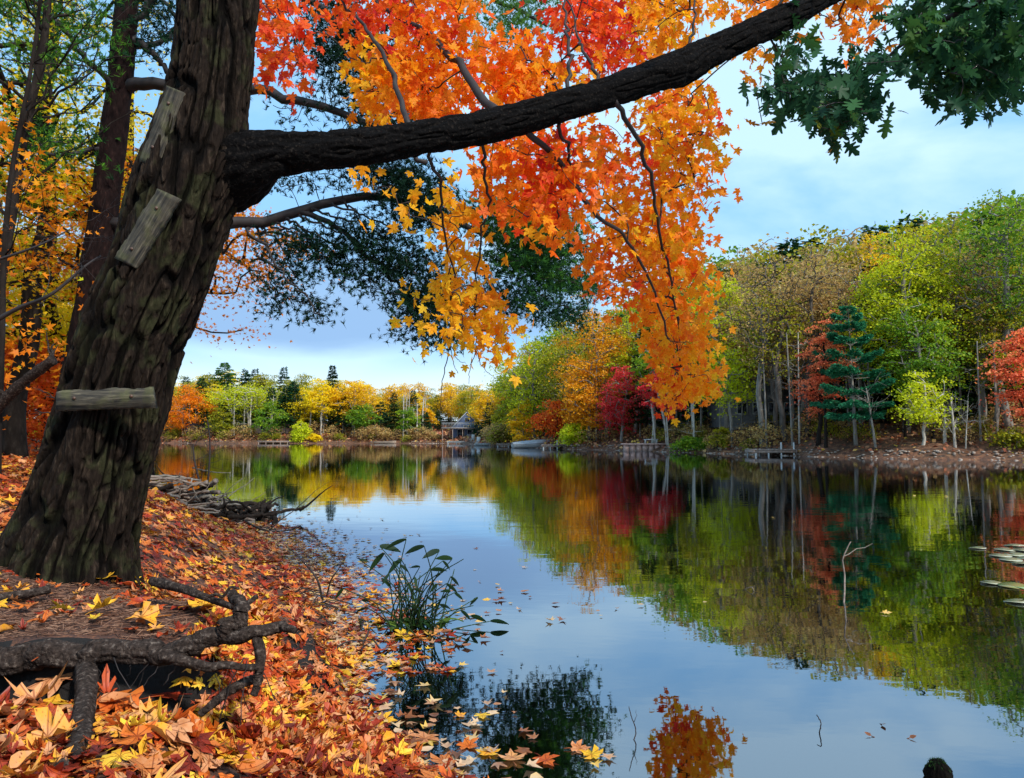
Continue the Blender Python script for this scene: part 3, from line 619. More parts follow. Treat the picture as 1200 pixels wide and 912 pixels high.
    # branches leaving the limb and the trunk
    brs = [[(612, 150, 4.95), (640, 172, 5.2), (668, 208, 5.6), (700, 250, 6.0), (728, 272, 6.3), (748, 300, 6.6), (770, 350, 6.9), (785, 400, 7.1)],
           [(588, 138, 4.9), (560, 108, 5.2), (535, 70, 5.5), (505, 42, 5.9), (470, 22, 6.2), (430, -8, 6.5), (380, -60, 7)],
           [(480, 150, 4.6), (468, 110, 4.9), (448, 62, 5.2), (425, 30, 5.5), (400, 2, 5.8), (360, -40, 6.2)],
           [(668, 108, 5.1), (667, 60, 5.4), (662, 10, 5.8), (655, -60, 6.2)],
           [(702, 96, 5.2), (684, 60, 5.5), (672, 25, 5.9), (650, -40, 6.4)],
           [(720, 118, 5.2), (745, 160, 5.6), (765, 215, 6.1), (775, 280, 6.6), (790, 350, 7.2), (798, 430, 7.8)],
           [(655, 145, 5.1), (668, 190, 5.5), (655, 250, 5.9), (650, 300, 6.1)],
           [(1000, -20, 6.3), (985, 20, 6.6), (1010, 35, 6.8)], [(880, 30, 5.8), (870, 50, 6.1), (855, 70, 6.3)],
           [(500, 175, 4.6), (515, 215, 4.9), (520, 265, 5.4), (530, 330, 5.9), (524, 400, 6.2)],
           [(560, 160, 4.8), (572, 230, 5.2), (560, 300, 5.6), (556, 370, 6)],
           [(300, -200, 4.4), (330, -140, 5.0), (360, -60, 5.6), (350, 10, 6)],
           [(800, 70, 5.5), (815, 20, 5.9), (800, -40, 6.2)],
           [(528, 320, 5.9), (527, 400, 6.2), (518, 450, 6.25), (516, 480, 6.3)], [(556, 340, 6), (558, 405, 6.2), (551, 430, 6.2), (550, 450, 6.25)], [(527, 400, 6.2), (535, 420, 6.2), (546, 426, 6.2)], [(558, 405, 6.2), (564, 428, 6.2), (581, 444, 6.2)], [(527, 395, 6.2), (531, 425, 6.2), (537, 438, 6.2)],
           [(276, -260, 4.2), (400, -330, 4.6), (560, -380, 5.2), (760, -400, 6), (900, -350, 7)],
           [(270, -200, 4.2), (150, -300, 4.4), (0, -360, 4.8), (-200, -380, 5.4)]]
    nodes = []; par = []; rad0 = []
    bt = MB()
    R0s = [.024, .034, .02, .016, .014, .02, .014, .012, .012, .012, .012, .03, .014, .006, .005, .004, .004, .004, .07, .07]
    for bi, br in enumerate(brs):
        pts = smooth_curve([P(*q) for q in br], 26); pts[1:-1] += rng.normal(0, .012 if R0s[bi] > .01 else .003, (24, 3))
        bt.tube(pts - org, np.linspace(R0s[bi], R0s[bi] * .35, 26), 7)
        for q in range(2, 26): nodes.append(pts[q]); par.append(-1 if q == 2 else len(nodes) - 2)
    for q in range(120, n, 9): nodes.append(C2[q]); par.append(-1)
    # foliage regions: polygon, count, depths, colour low, colour high, leaves per tuft
    RG = [([(296, 0), (370, -20), (372, 30), (345, 70), (372, 60), (350, 90), (325, 95), (300, 60)], 34, 5.2, 7, .12, .35, 9),
          ([(360, -20), (470, -20), (480, 20), (430, 50), (400, 20)], 34, 5.5, 7, .08, .4, 9),
          ([(470, -20), (525, -5), (560, 22), (610, 55), (650, 100), (610, 125), (540, 110), (500, 80), (475, 40)], 88, 5.6, 7.6, .26, .66, 10),
          ([(445, 50), (480, 45), (560, 110), (560, 125), (500, 138), (475, 130), (450, 100)], 52, 5.4, 7, .4, .68, 9),
          ([(408, 60), (445, 55), (450, 80), (412, 85)], 6, 5.6, 6, .88, .98, 7), ([(425, 95), (460, 100), (462, 140), (430, 135)], 9, 5.6, 6.2, .6, .8, 7),
          ([(600, 60), (660, 95), (700, 85), (640, 125), (600, 125)], 34, 5.8, 7.4, .45, .8, 9),
          ([(658, -10), (740, -10), (735, 40), (800, 55), (770, 75), (700, 92), (660, 90), (645, 40)], 72, 6, 8, .02, .35, 8),
          ([(735, -15), (835, -15), (820, 50), (790, 60), (740, 50)], 55, 6, 8, .6, .92, 9),
          ([(850, -15), (905, -15), (890, 8), (860, 22)], 14, 6.3, 7.2, .5, .8, 8), ([(872, 55), (905, 45), (900, 68), (880, 72)], 5, 6.3, 7, .55, .8, 7),
          ([(955, 5), (1038, -15), (1030, 25), (1000, 48), (965, 30)], 24, 6.3, 7.4, .4, .7, 8), ([(915, -10), (960, 8), (945, 16)], 4, 6.3, 7, .4, .7, 7),
          ([(555, 168), (640, 165), (690, 165), (700, 215), (660, 250), (635, 272), (600, 250), (565, 215)], 80, 5.3, 7, .32, .74, 10),
          ([(640, 180), (665, 200), (655, 235), (635, 215)], 14, 5.2, 6, .05, .25, 9),
          ([(690, 150), (760, 115), (815, 95), (850, 135), (845, 165), (800, 175), (770, 220), (700, 230)], 58, 6.4, 8.6, .10, .7, 8),
          ([(760, 130), (805, 105), (830, 130), (822, 200), (780, 200)], 42, 6.4, 8.2, .6, .92, 9),
          ([(690, 220), (760, 200), (820, 195), (848, 205), (840, 228), (805, 240), (800, 290), (760, 300), (720, 290), (690, 255)], 84, 6.4, 8.8, .38, .82, 9),
          ([(685, 290), (740, 290), (750, 340), (700, 345)], 26, 6.6, 8.4, .2, .6, 8),
          ([(745, 280), (815, 265), (834, 330), (832, 400), (815, 410), (765, 415), (752, 350)], 96, 7, 9, .40, .80, 10),
          ([(765, 400), (830, 395), (835, 455), (815, 468), (790, 470), (778, 440)], 50, 7.6, 9, .48, .86, 10),
          ([(770, 440), (800, 440), (795, 475), (775, 478)], 10, 8, 9, .1, .4, 8),
          ([(515, 235), (545, 235), (560, 300), (545, 330), (530, 300)], 20, 5.6, 6.6, .7, .95, 7),
          ([(530, 310), (560, 320), (602, 400), (592, 414), (555, 385)], 28, 5.8, 6.8, .5, .9, 7),
          ([(505, 310), (530, 320), (550, 395), (520, 385)], 17, 5.6, 6.6, .7, .98, 6),
          ([(425, 215), (475, 225), (500, 260), (450, 250)], 7, 5.4, 6, .75, .98, 4), ([(470, 330), (510, 350), (500, 400), (480, 370)], 7, 5.6, 6.2, .8, .98, 4),
          ([(240, -300), (700, -320), (1000, -260), (1000, -80), (700, -70), (400, -60)], 130, 4.6, 8.5, .1, .9, 8),
          ([(-100, -460), (240, -420), (200, -250), (-100, -200)], 50, 4, 6.5, .3, .9, 8)]
    att = []; meta = []
    for poly, cnt, d0, d1, c0, c1, nl in RG:
        pts, q = region(poly, cnt, d0, d1); att.append(pts); meta.append(np.column_stack([rng.uniform(c0, c1, cnt), np.full(cnt, nl)]))
    att = np.vstack(att); meta = np.vstack(meta)
    nb = len(nodes)
    nodes2, par2, _, tips = colonize(nodes, par, att, steps=4, wob=.10, up=.5)
    rad = pipe_radii(par2, len(nodes2), .0022, .016, .5)
    idx = np.arange(nb, len(nodes2)); bt.edges(nodes2[par2[idx]] - org, nodes2[idx] - org, np.minimum(rad[par2[idx]], rad[idx] * 1.4), rad[idx], 4)
    bt.build('branch', TWIG, rt, smooth=True)
    lf = MB()
    for nl in np.unique(meta[:, 1]):
        mk = meta[:, 1] == nl; C = att[mk]; K = len(C); n_ = int(nl)
        pos = np.repeat(C, n_, 0) + rng.normal(0, 1, (K * n_, 3)) * np.array([.10, .10, .13]); M_ = K * n_
        tip = rng.normal(0, .55, (M_, 3)); tip[:, 2] -= .75
        nrm = rng.normal(0, 1, (M_, 3)); nrm[:, 2] += .5; nrm[:, 1] -= .5
        rn = np.clip(np.repeat(meta[mk, 0], n_) + rng.normal(0, .07, M_), .01, .99)
        scatter(lf, MAPLE, pos - org, tip, nrm, .092 * rng.uniform(.6, 1.2, M_), rn)
    lf.build('foliage', LM['maple'], rt, lc=True)
    # surface roots, part of the tree
    def root(pts, r0, r1, seed, k=14, nn=90, rough=.25):
        k = k * 2; nn = nn * 2
        pts = np.array(pts); q = smooth_curve(pts, nn); rr = np.linspace(r0, r1, nn) * (.78 if r0 > .05 else 1)
        q = q + np.column_stack([(fbm(np.arange(nn) * .035, np.full(nn, s_ * 7.3), seed=seed, oct=2) - .5) * r0 * .9 for s_ in range(3)])
        t = np.gradient(q, axis=0); t /= np.linalg.norm(t, axis=1)[:, None]; a = np.cross(t, [0.1, .3, 1]); a /= np.linalg.norm(a, axis=1)[:, None]; b_ = np.cross(t, a)
        th = np.arange(k) / k * 2 * PI; TH, S = np.meshgrid(th, np.arange(nn) * 1.0)
        RR = rr[:, None] * (1 + rough * 2 * (fbm(np.cos(TH) * 1.6 + 4, np.sin(TH) * 1.6 + 4, S * .045, seed=seed + 1, oct=4) - .5) + .16 * (vnoise(TH / (2 * PI) * 10, S * .09, seed=seed + 2, wrapx=10) - .5) + .10 * (vnoise(TH * 3, S * 1.1, seed=seed + 3) - .5))
        V = q[:, None] + RR[..., None] * (a[:, None] * np.cos(TH)[..., None] + b_[:, None] * np.sin(TH)[..., None]); V = V.reshape(-1, 3)
        i = np.arange(nn - 1)[:, None]; j = np.arange(k)[None]; j2 = (j + 1) % k
        qq = np.stack([i * k + j, i * k + j2, (i + 1) * k + j2, (i + 1) * k + j], -1).reshape(-1, 4)
        V = np.vstack([V, q[0], q[-1]]); c0 = nn * k; j = np.arange(k); j2 = (j + 1) % k
        qq = np.vstack([qq, np.stack([j2, j, 0 * j + c0, 0 * j + c0], -1), np.stack([(nn - 1) * k + j, (nn - 1) * k + j2, 0 * j + c0 + 1, 0 * j + c0 + 1], -1)])
        m = MB(); m.add(V - org, qq); return m
    LY = LEDGE_Y - .08
    rs = [([(-160, 790, LY + .15), (-60, 778, LY), (0, 773, LY), (60, 768, LY), (130, 766, LY - .01), (200, 760, LY - .02), (245, 748, LY - .02), (272, 735, LY - .01), (284, 716, LY), (276, 704, LY + .08)], .072, .024, 61, 22, 260, .35),
          ([(255, 745, LY), (290, 742, LY - .03), (326, 734, LY - .02), (345, 736, LY - .05)], .03, .012, 62, 12, 70, .3),
          ([(190, 764, LY - .05), (215, 775, LY - .07), (245, 783, LY - .08), (275, 780, LY - .08), (303, 783, LY - .08)], .02, .010, 63, 10, 90, .3),
          ([(235, 838, 2.62), (255, 820, 2.64), (278, 803, 2.66), (305, 795, 2.72)], .012, .017, 64, 10, 70, .3),
          ([(300, 740, LY - .02), (306, 760, LY - .04), (303, 790, LY - .06), (296, 815, LY - .08)], .02, .012, 65, 10, 60, .3),
          ([(238, 702, 3.0), (252, 697, 3.0), (262, 699, 3.0), (270, 689, 3.0), (280, 690, 3.02)], .007, .005, 66, 8, 60, .3),
          ([(180, 683, 3.3), (210, 690, 3.2), (240, 700, 3.1), (275, 712, 2.95), (300, 700, 2.95)], .02, .009, 67, 10, 90, .3),
          ([(60, 690, 3.5), (10, 700, 3.4), (-40, 705, 3.3)], .02, .015, 68, 10, 60, .3)]
    for pts, r0, r1, sd, k, nn, ro in rs: root([P(*q) for q in pts], r0, r1, sd, k, nn, ro).build('root', ROOTM, rt, smooth=True)
    pts = [G(93, 905) * 1 + [0, -.12, .0], G(95, 880) + [0, 0, .02], G(98, 850) + [0, 0, .035], G(102, 825) + [0, 0, .03], P(100, 798, 2.66), P(96, 785, 2.72)]
    root(pts, .030, .034, 70, 14, 90, .45).build('root', ROOTM, rt, smooth=True)
    hr = MB()
    for i in range(18):
        px = rng.uniform(110, 305); D = LY - rng.uniform(-.02, .10); z0 = P(px, 772 + rng.uniform(-6, 8), D); ln = rng.uniform(.06, .2)
        n_ = 7; s = np.linspace(0, 1, n_)[:, None]; q = z0 + s * np.array([rng.normal(0, .06), rng.normal(-.02, .02), -ln]) + np.cumsum(rng.normal(0, .006, (n_, 3)), 0)
        hr.tube(q - org, rng.uniform(.001, .0022), 4)
    hr.build('rootlets', TWIG, rt, smooth=True)
    return C, Rr
TRC, TRR = make_big_tree()

# three weathered boards nailed to the trunk
def board(a, b, D, hw, label, yaw=0, thick=.028, seed=0, ang=None, offy=0):
    A = P(*a, D[0]); B = P(*b, D[1]); C = (A + B) / 2; X = B - A; Ln = np.linalg.norm(X); X /= Ln
    Y = np.array([0, -1., 0]) - X * (-X[1]); Y /= np.linalg.norm(Y); Z = np.cross(X, -Y)
    M = np.column_stack([X, -Y, Z])  # local x along board, y away from camera, z up
    r = np.random.default_rng(seed); n = 26; xs = np.linspace(-Ln / 2, Ln / 2, n)
    zt = hw + (r.random(n) - .5) * .006 + .004 * np.sin(xs * 30); zb = -hw + (r.random(n) - .5) * .006
    # ragged ends
    mb = MB(); V = []
    for i in range(n):
        for (z, y) in ((zb[i], -thick / 2), (zt[i], -thick / 2), (zt[i] + .002, thick / 2), (zb[i] - .002, thick / 2)):
            sh = (.012 * math.sin(z * 130 + seed) if i in (0, n - 1) else 0); V.append([xs[i] + sh, y, z])
    Fc = []
    for i in range(n - 1):
        for j in range(4): Fc.append([i * 4 + j, i * 4 + (j + 1) % 4, (i + 1) * 4 + (j + 1) % 4, (i + 1) * 4 + j])
    Fc += [[3, 2, 1, 0], [(n - 1) * 4, (n - 1) * 4 + 1, (n - 1) * 4 + 2, (n - 1) * 4 + 3]]
    mb.add(V, Fc)
    root = empty('wooden_board', C, 0, label, 'board')
    from mathutils import Matrix
    root.rotation_euler = Matrix([list(q) for q in M]).to_euler()
    mb.build('plank', PLANK, root)
    for sx in (-.3, .28):
        nb = MB(); nb.tube([[sx * Ln, -thick / 2 - .006, .01], [sx * Ln, -thick / 2 - .001, .01]], .0085, 10); nb.tube([[sx * Ln, -thick / 2 - .001, .01], [sx * Ln, thick / 2 + .03, .01]], .003, 8); nb.build('nail', NAIL, root)
NAIL = plain_mat('rusty_nail', (.10, .05, .03), rough=.5)
board((66, 470), (181, 466), (3.86, 3.86), .050, 'mossy grey board nailed level across the trunk, lowest of the three boards', seed=3)
board((148, 310), (198, 228), (3.93, 3.91), .062, 'weathered grey board nailed steeply aslant, middle of the three on the trunk', seed=4)
board((176, 192), (208, 104), (3.98, 3.97), .052, 'brown tilted board, topmost of the three on the leaning trunk', seed=5)

# ------------------------------------------------------------------ the white pine behind it, boughs over the water
def needle_tuft(n=13, L=1.0, w=.048, seed=0):
    r = np.random.default_rng(seed); V = []; Fc = []
    for i in range(n):
        d = r.normal(0, .55, 3); d[1] += .75; d /= np.linalg.norm(d); sd = np.cross(d, r.normal(0, 1, 3)); sd /= np.linalg.norm(sd)
        o = np.array([0, r.uniform(-.25, .15), 0]); k = len(V); V += [o - sd * w * 1.3, o + sd * w * 1.3, o + d * L * r.uniform(.7, 1.1)]; Fc.append([k, k + 1, k + 2])
    V = np.array(V); return V, np.array(Fc), np.tile([0, 0, 1.], n)
TUFTS = [needle_tuft(seed=s) for s in range(5)]
FAN = [(300, 262, 350, 330), (310, 261, 395, 318), (320, 259, 425, 330), (335, 256, 450, 345), (350, 252, 470, 330), (365, 246, 480, 300), (330, 255, 372, 300), (385, 240, 500, 300), (400, 236, 430, 292), (300, 262, 325, 368), (300, 300, 378, 378), (420, 195, 520, 240), (430, 205, 500, 270), (500, 330, 470, 375), (470, 300, 520, 400)]
def pine_boughs(name, label, trunk, r0, boughs, regs, mat, tw, base, tsize=.11, cat='tree'):
    org = np.asarray(base, float); rt = empty(name, org, 0, label, cat)
    tp = smooth_curve([P(*q) for q in trunk], 60) if trunk else None
    nodes = []; par = []; b = MB()
    if trunk:
        t = MB(); rr = r0 * np.linspace(1, .55, 60) * (1 + .04 * rng.normal(0, 1, 60)); t.tube(tp - org, rr, 28); t.build('trunk', PINEB, rt, smooth=True)
        for q in range(10, 60): nodes.append(tp[q]); par.append(-1 if q == 10 else len(nodes) - 2)
    for br, ra, rb in boughs:
        pts = smooth_curve([P(*q) for q in br], 24); pts[1:-1] += rng.normal(0, .03, (22, 3))
        b.tube(pts - org, np.linspace(ra, rb, 24), 7)
        for q in range(0, 24): nodes.append(pts[q]); par.append(-1 if q == 0 else len(nodes) - 2)
    att = []; cn = []
    for poly, cnt, d0, d1, c, nt in regs:
        pts, q = region(poly, cnt, d0, d1); att.append(pts); cn.append(np.column_stack([np.full(cnt, c), np.full(cnt, nt)]))
    att = np.vstack(att); cn = np.vstack(cn); nb = len(nodes)
    n2, p2, _, _ = colonize(nodes, par, att, steps=3, wob=.09, up=.4)
    rad = pipe_radii(p2, len(n2), .005, .03, .5); ix = np.arange(nb, len(n2)); b.edges(n2[p2[ix]] - org, n2[ix] - org, np.minimum(rad[p2[ix]], rad[ix] * 1.4), rad[ix], 4)
    b.build('branch', tw, rt, smooth=True)
    f = MB()
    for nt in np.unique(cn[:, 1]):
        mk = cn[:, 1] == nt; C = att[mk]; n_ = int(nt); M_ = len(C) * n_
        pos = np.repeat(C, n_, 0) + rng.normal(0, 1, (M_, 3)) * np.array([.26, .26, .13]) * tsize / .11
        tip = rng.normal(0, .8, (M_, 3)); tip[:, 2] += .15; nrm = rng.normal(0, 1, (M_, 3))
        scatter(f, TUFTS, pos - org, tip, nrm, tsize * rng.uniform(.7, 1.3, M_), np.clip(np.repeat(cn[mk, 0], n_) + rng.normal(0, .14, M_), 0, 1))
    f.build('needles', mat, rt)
    return rt
Dp = 14
pb = P(78, 560, Dp); pbz = hz(pb[0], Dp)
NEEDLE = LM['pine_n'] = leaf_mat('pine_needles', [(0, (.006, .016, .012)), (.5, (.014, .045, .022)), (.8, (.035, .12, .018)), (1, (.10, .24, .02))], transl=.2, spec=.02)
pine_boughs('white_pine', 'dark pine with reddish trunk just left of the leaning tree, boughs over the lake', [(70, 575, Dp), (90, 450, Dp), (110, 330, Dp), (128, 200, Dp), (142, 80, Dp), (150, -20, Dp), (160, -200, Dp), (170, -400, Dp)], .30,
    [([(148, 100, 14), (190, 100, 13.9), (290, 105, 13.6), (360, 118, 13.3), (440, 150, 13), (500, 190, 12.8)], .13, .04),
     ([(125, 262, 14), (200, 268, 14), (280, 262, 14), (350, 248, 14.2), (410, 232, 14.5), (480, 238, 15), (540, 262, 15.5), (600, 290, 16), (660, 320, 16.3), (695, 345, 16.5)], .13, .03),
     ([(280, 262, 14), (310, 290, 13.8), (335, 325, 13.6), (375, 368, 13.4)], .04, .01),
     ([(350, 248, 14.2), (400, 270, 14.3), (440, 310, 14.5), (480, 350, 14.8), (510, 385, 15)], .06, .02),
     *[([(sx_, sy_, 14.1), ((sx_ + ex_) / 2 + 6, (sy_ + ey_) / 2 - 8, 14.2), (ex_, ey_, 14.4)], .025, .006) for sx_, sy_, ex_, ey_ in FAN],
     ([(150, 0, 14), (250, -30, 14), (340, -10, 13.5), (400, 30, 13), (450, 90, 13), (470, 140, 13)], .09, .02),
     ([(150, 60, 14), (200, 40, 14.5), (200, 10, 15), (120, -60, 15)], .06, .03), ([(140, 110, 14), (95, 60, 13), (50, 10, 12.5), (0, -20, 12)], .06, .02), ([(133, 170, 14), (80, 180, 13.5), (20, 170, 13)], .05, .02),
     ([(150, 40, 14), (185, 70, 14), (210, 110, 14)], .08, .03), ([(148, 30, 14), (300, -90, 14), (450, -130, 14)], .08, .03), ([(120, 260, 14), (160, 262, 13.8)], .06, .05)],
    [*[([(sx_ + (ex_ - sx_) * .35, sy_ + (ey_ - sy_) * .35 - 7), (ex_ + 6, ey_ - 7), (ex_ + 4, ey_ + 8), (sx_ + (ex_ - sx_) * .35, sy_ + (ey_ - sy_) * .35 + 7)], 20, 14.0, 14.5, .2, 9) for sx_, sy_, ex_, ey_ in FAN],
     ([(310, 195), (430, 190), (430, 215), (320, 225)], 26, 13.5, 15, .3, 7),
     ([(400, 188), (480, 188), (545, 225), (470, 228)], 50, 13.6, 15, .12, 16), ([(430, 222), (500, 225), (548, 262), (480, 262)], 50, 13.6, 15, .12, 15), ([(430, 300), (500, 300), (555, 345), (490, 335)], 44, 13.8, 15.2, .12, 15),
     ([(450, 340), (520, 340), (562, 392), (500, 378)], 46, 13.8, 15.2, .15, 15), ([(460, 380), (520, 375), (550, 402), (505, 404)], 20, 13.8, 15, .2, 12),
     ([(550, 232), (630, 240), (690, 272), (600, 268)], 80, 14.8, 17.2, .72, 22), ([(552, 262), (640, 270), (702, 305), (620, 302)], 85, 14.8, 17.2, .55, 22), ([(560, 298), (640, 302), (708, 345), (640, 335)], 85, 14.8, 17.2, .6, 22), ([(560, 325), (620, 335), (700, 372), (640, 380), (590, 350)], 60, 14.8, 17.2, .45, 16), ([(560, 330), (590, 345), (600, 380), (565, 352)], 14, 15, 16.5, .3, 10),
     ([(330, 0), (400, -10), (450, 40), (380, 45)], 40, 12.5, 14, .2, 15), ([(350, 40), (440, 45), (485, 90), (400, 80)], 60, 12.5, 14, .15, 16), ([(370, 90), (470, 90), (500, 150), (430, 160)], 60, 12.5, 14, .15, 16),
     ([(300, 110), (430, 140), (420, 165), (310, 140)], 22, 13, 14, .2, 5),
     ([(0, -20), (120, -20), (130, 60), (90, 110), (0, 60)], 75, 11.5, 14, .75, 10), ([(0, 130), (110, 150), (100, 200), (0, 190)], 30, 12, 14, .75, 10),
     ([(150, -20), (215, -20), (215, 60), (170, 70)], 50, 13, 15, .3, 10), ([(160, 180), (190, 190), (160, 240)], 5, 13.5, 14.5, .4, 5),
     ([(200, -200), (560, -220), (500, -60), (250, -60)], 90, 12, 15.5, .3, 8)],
    NEEDLE, TWIG, (pb[0], Dp, pbz))
# a lighter pine farther along the bank, seen above the limb
pb = (-11.5, 24.0); pine_boughs('white_pine', 'lighter green pine bough showing above the long limb, behind the orange leaves', [(170, 560, 24), (150, 300, 24), (150, 0, 24), (160, -200, 24)], .28,
    [([(155, -20, 24), (300, -60, 24), (450, -60, 24), (560, -10, 24), (640, 30, 24)], .14, .04)],
    [([(520, -40), (660, -30), (655, 30), (600, 55), (535, 20)], 120, 23, 25.5, .9, 14), ([(200, -120), (520, -120), (500, -40), (300, -20)], 70, 23, 25, .6, 9)], LM['pinelit'], TWIG, (pb[0], pb[1], hz(*pb)), tsize=.16)

# ------------------------------------------------------------------ oak spray hanging in at the top right
def make_oak():
    bx, by = 5.6, -1.2; org = np.array([bx, by, hz(bx, by)]); rt = empty('oak_tree', org, 0, 'oak whose dark green lobed leaves hang into the top right corner', 'tree')
    t = MB(); tr = smooth_curve([[0, 0, -.15], [.1, .2, 1.5], [.1, .5, 3.2], [-.1, 1.0, 5.0], [-.2, 1.4, 7.5]], 30); t.tube(tr, np.linspace(.26, .1, 30) + .12 * np.exp(-np.arange(30) / 1.5), 18); t.build('trunk', BARK, rt, smooth=True)
    brs = [[tr[16] + org, P(1330, -160, 3.6), P(1240, -60, 4.6), P(1150, 0, 5.2), P(1060, 50, 5.5), P(1020, 92, 5.6)], [P(1240, -60, 4.6), P(1210, 20, 5), P(1150, 60, 5.3), P(1100, 90, 5.5)], [P(1150, 0, 5.2), P(1080, -20, 5.6), P(1030, 0, 5.8)],
           [P(1240, -60, 4.6), P(1120, -90, 5.2), P(980, -70, 5.8), P(905, 20, 6.0), P(912, 60, 6.0), P(945, 90, 6.0)]]
    b = MB(); nodes = []; par = []
    for i, br in enumerate(brs):
        pts = smooth_curve(br, 24); b.tube(pts - org, np.linspace(.05 if i == 0 else .02, .005, 24), 6)
        for q in range(4, 24): nodes.append(pts[q]); par.append(-1 if q == 4 else len(nodes) - 2)
    RG = [([(1040, -10), (1200, -20), (1260, 10), (1200, 95), (1150, 115), (1110, 100), (1070, 75), (1050, 40)], 130, .05, .6, 7), ([(1080, 80), (1210, 90), (1190, 120), (1140, 128), (1085, 112)], 30, .1, .3, 4),
          ([(1000, 45), (1040, 35), (1060, 75), (1010, 80)], 10, .1, .4, 5), ([(915, 90), (970, 78), (1020, 100), (1025, 125), (985, 150), (940, 140), (915, 115)], 50, .05, .5, 6), ([(880, 105), (915, 95), (925, 120), (890, 125)], 5, .1, .3, 4),
          ([(955, 150), (975, 150), (965, 175)], 3, .75, .85, 2), ([(890, 140), (896, 140), (893, 150)], 1, .95, .99, 2), ([(905, 20), (940, 15), (940, 70), (915, 80)], 10, .2, .6, 4), ([(1200, -200), (1500, -200), (1400, 0), (1250, 0)], 60, .1, .6, 6)]
    att = []; mt = []
    for poly, cnt, c0, c1, nl in RG: pts, _ = region(poly, cnt, 5.0, 6.3); att.append(pts); mt.append(np.column_stack([rng.uniform(c0, c1, cnt), np.full(cnt, nl)]))
    att = np.vstack(att); mt = np.vstack(mt); nb = len(nodes); n2, p2, _, _ = colonize(nodes, par, att, steps=3, wob=.1, up=.4)
    ix = np.arange(nb, len(n2)); b.edges(n2[p2[ix]] - org, n2[ix] - org, .004, .003, 4); b.build('branch', TWIG, rt, smooth=True)
    f = MB()
    for nl in np.unique(mt[:, 1]):
        mk = mt[:, 1] == nl; n_ = int(nl); M_ = mk.sum() * n_; pos = np.repeat(att[mk], n_, 0) + rng.normal(0, .062, (M_, 3)); tip = rng.normal(0, .6, (M_, 3)); tip[:, 2] -= .6; nrm = rng.normal(0, 1, (M_, 3)); nrm[:, 2] += .5
        scatter(f, OAK, pos - org, tip, nrm, .15 * rng.uniform(.6, 1.1, M_), np.clip(np.repeat(mt[mk, 0], n_) + rng.normal(0, .06, M_), 0, 1))
    f.build('foliage', LM['oak'], rt)
make_oak()

# ------------------------------------------------------------------ woods on the near left bank
def near_decid(px, D, top, wpx, mat, bark, label, cb=.3, nat=120, nper=80, leaf=.13, T=MAPLE_S, lean=0, padr=.45, r0=None, name='maple_tree', group=None, leany=0):
    x = (px - CX) / F * D; z0 = hz(x, D); Ht = topz(px, top, D) - z0
    return decid(name, x, D, Ht, wpx / F * D, LM[mat], bark, cb=cb, nat=nat, nper=nper, leaf=leaf, T=T, lean=lean, padr=padr, label=label, r0=r0, flat=.3, group=group, rngw=.45, tipsr=.005, leany=leany)
near_decid(150, 18, 150, 300, 'orange', DARKB, 'thin orange maple behind the leaning tree, its sparse edge showing right of the trunk', cb=.42, nat=170, nper=75, leaf=.085, lean=.075, padr=.34)
near_decid(20, 17, -140, 300, 'yellow', DARKB, 'golden maple filling the left edge behind the dark pine', cb=.25, nat=120, nper=60, leaf=.10)
near_decid(-50, 15.5, -80, 270, 'green', DARKB, 'green maple at the far left edge beside the golden one', cb=.45, nat=80, nper=60, leaf=.09)
near_decid(62, 21, 90, 200, 'yellow', DARKB, 'yellow maple between the left edge and the pine trunk', cb=.2, nat=120, nper=100, leaf=.11)
near_decid(20, 26, 250, 190, 'gold', DARKB, 'deep gold maple low at the left edge, farther back', cb=.1, nat=120, nper=110, leaf=.12)
near_decid(60, 32, 330, 130, 'gold', DARKB, 'small amber maple beside the left side of the leaning trunk', cb=.05, nat=90, nper=100, leaf=.13)
near_decid(5, 20, 385, 120, 'redorange', DARKB, 'low red maple at the far left edge above the leaf-covered ground', cb=.03, nat=90, nper=110, leaf=.11)
near_decid(100, 46, 350, 150, 'yellowgreen', DARKB, 'yellow-green tree on the near shore seen past the foot of the pine', cb=.1, nat=90, nper=60, leaf=.2, padr=.6)
near_decid(-10, 50, 250, 260, 'green', DARKB, 'large green tree far back at the left edge', cb=.1, nat=120, nper=60, leaf=.25, padr=.8)
near_decid(75, 40, 470, 60, 'yellowgreen', DARKB, 'low green shrub left of the leaning trunk at the water', cb=.02, nat=60, nper=50, leaf=.16, name='shrub')
for i, (px, D) in enumerate([(-120, 14), (-200, 20), (-150, 9), (-260, 13), (-90, 30), (-180, 42), (-330, 28)]):
    near_decid(px, D, -60 + 6 * D, 300, ['gold', 'olive', 'orange', 'yellowgreen'][i % 4], DARKB, None, cb=.2, nat=90, nper=60, leaf=.10, padr=.6, group='trees beyond the left edge')
    bpy.context.scene.collection.objects[-1]
for o in COL.objects:
    if o.parent is None and o.get('group') == 'trees beyond the left edge': o['label'] = 'maple standing out of frame beyond the left edge'; o['category'] = 'tree'
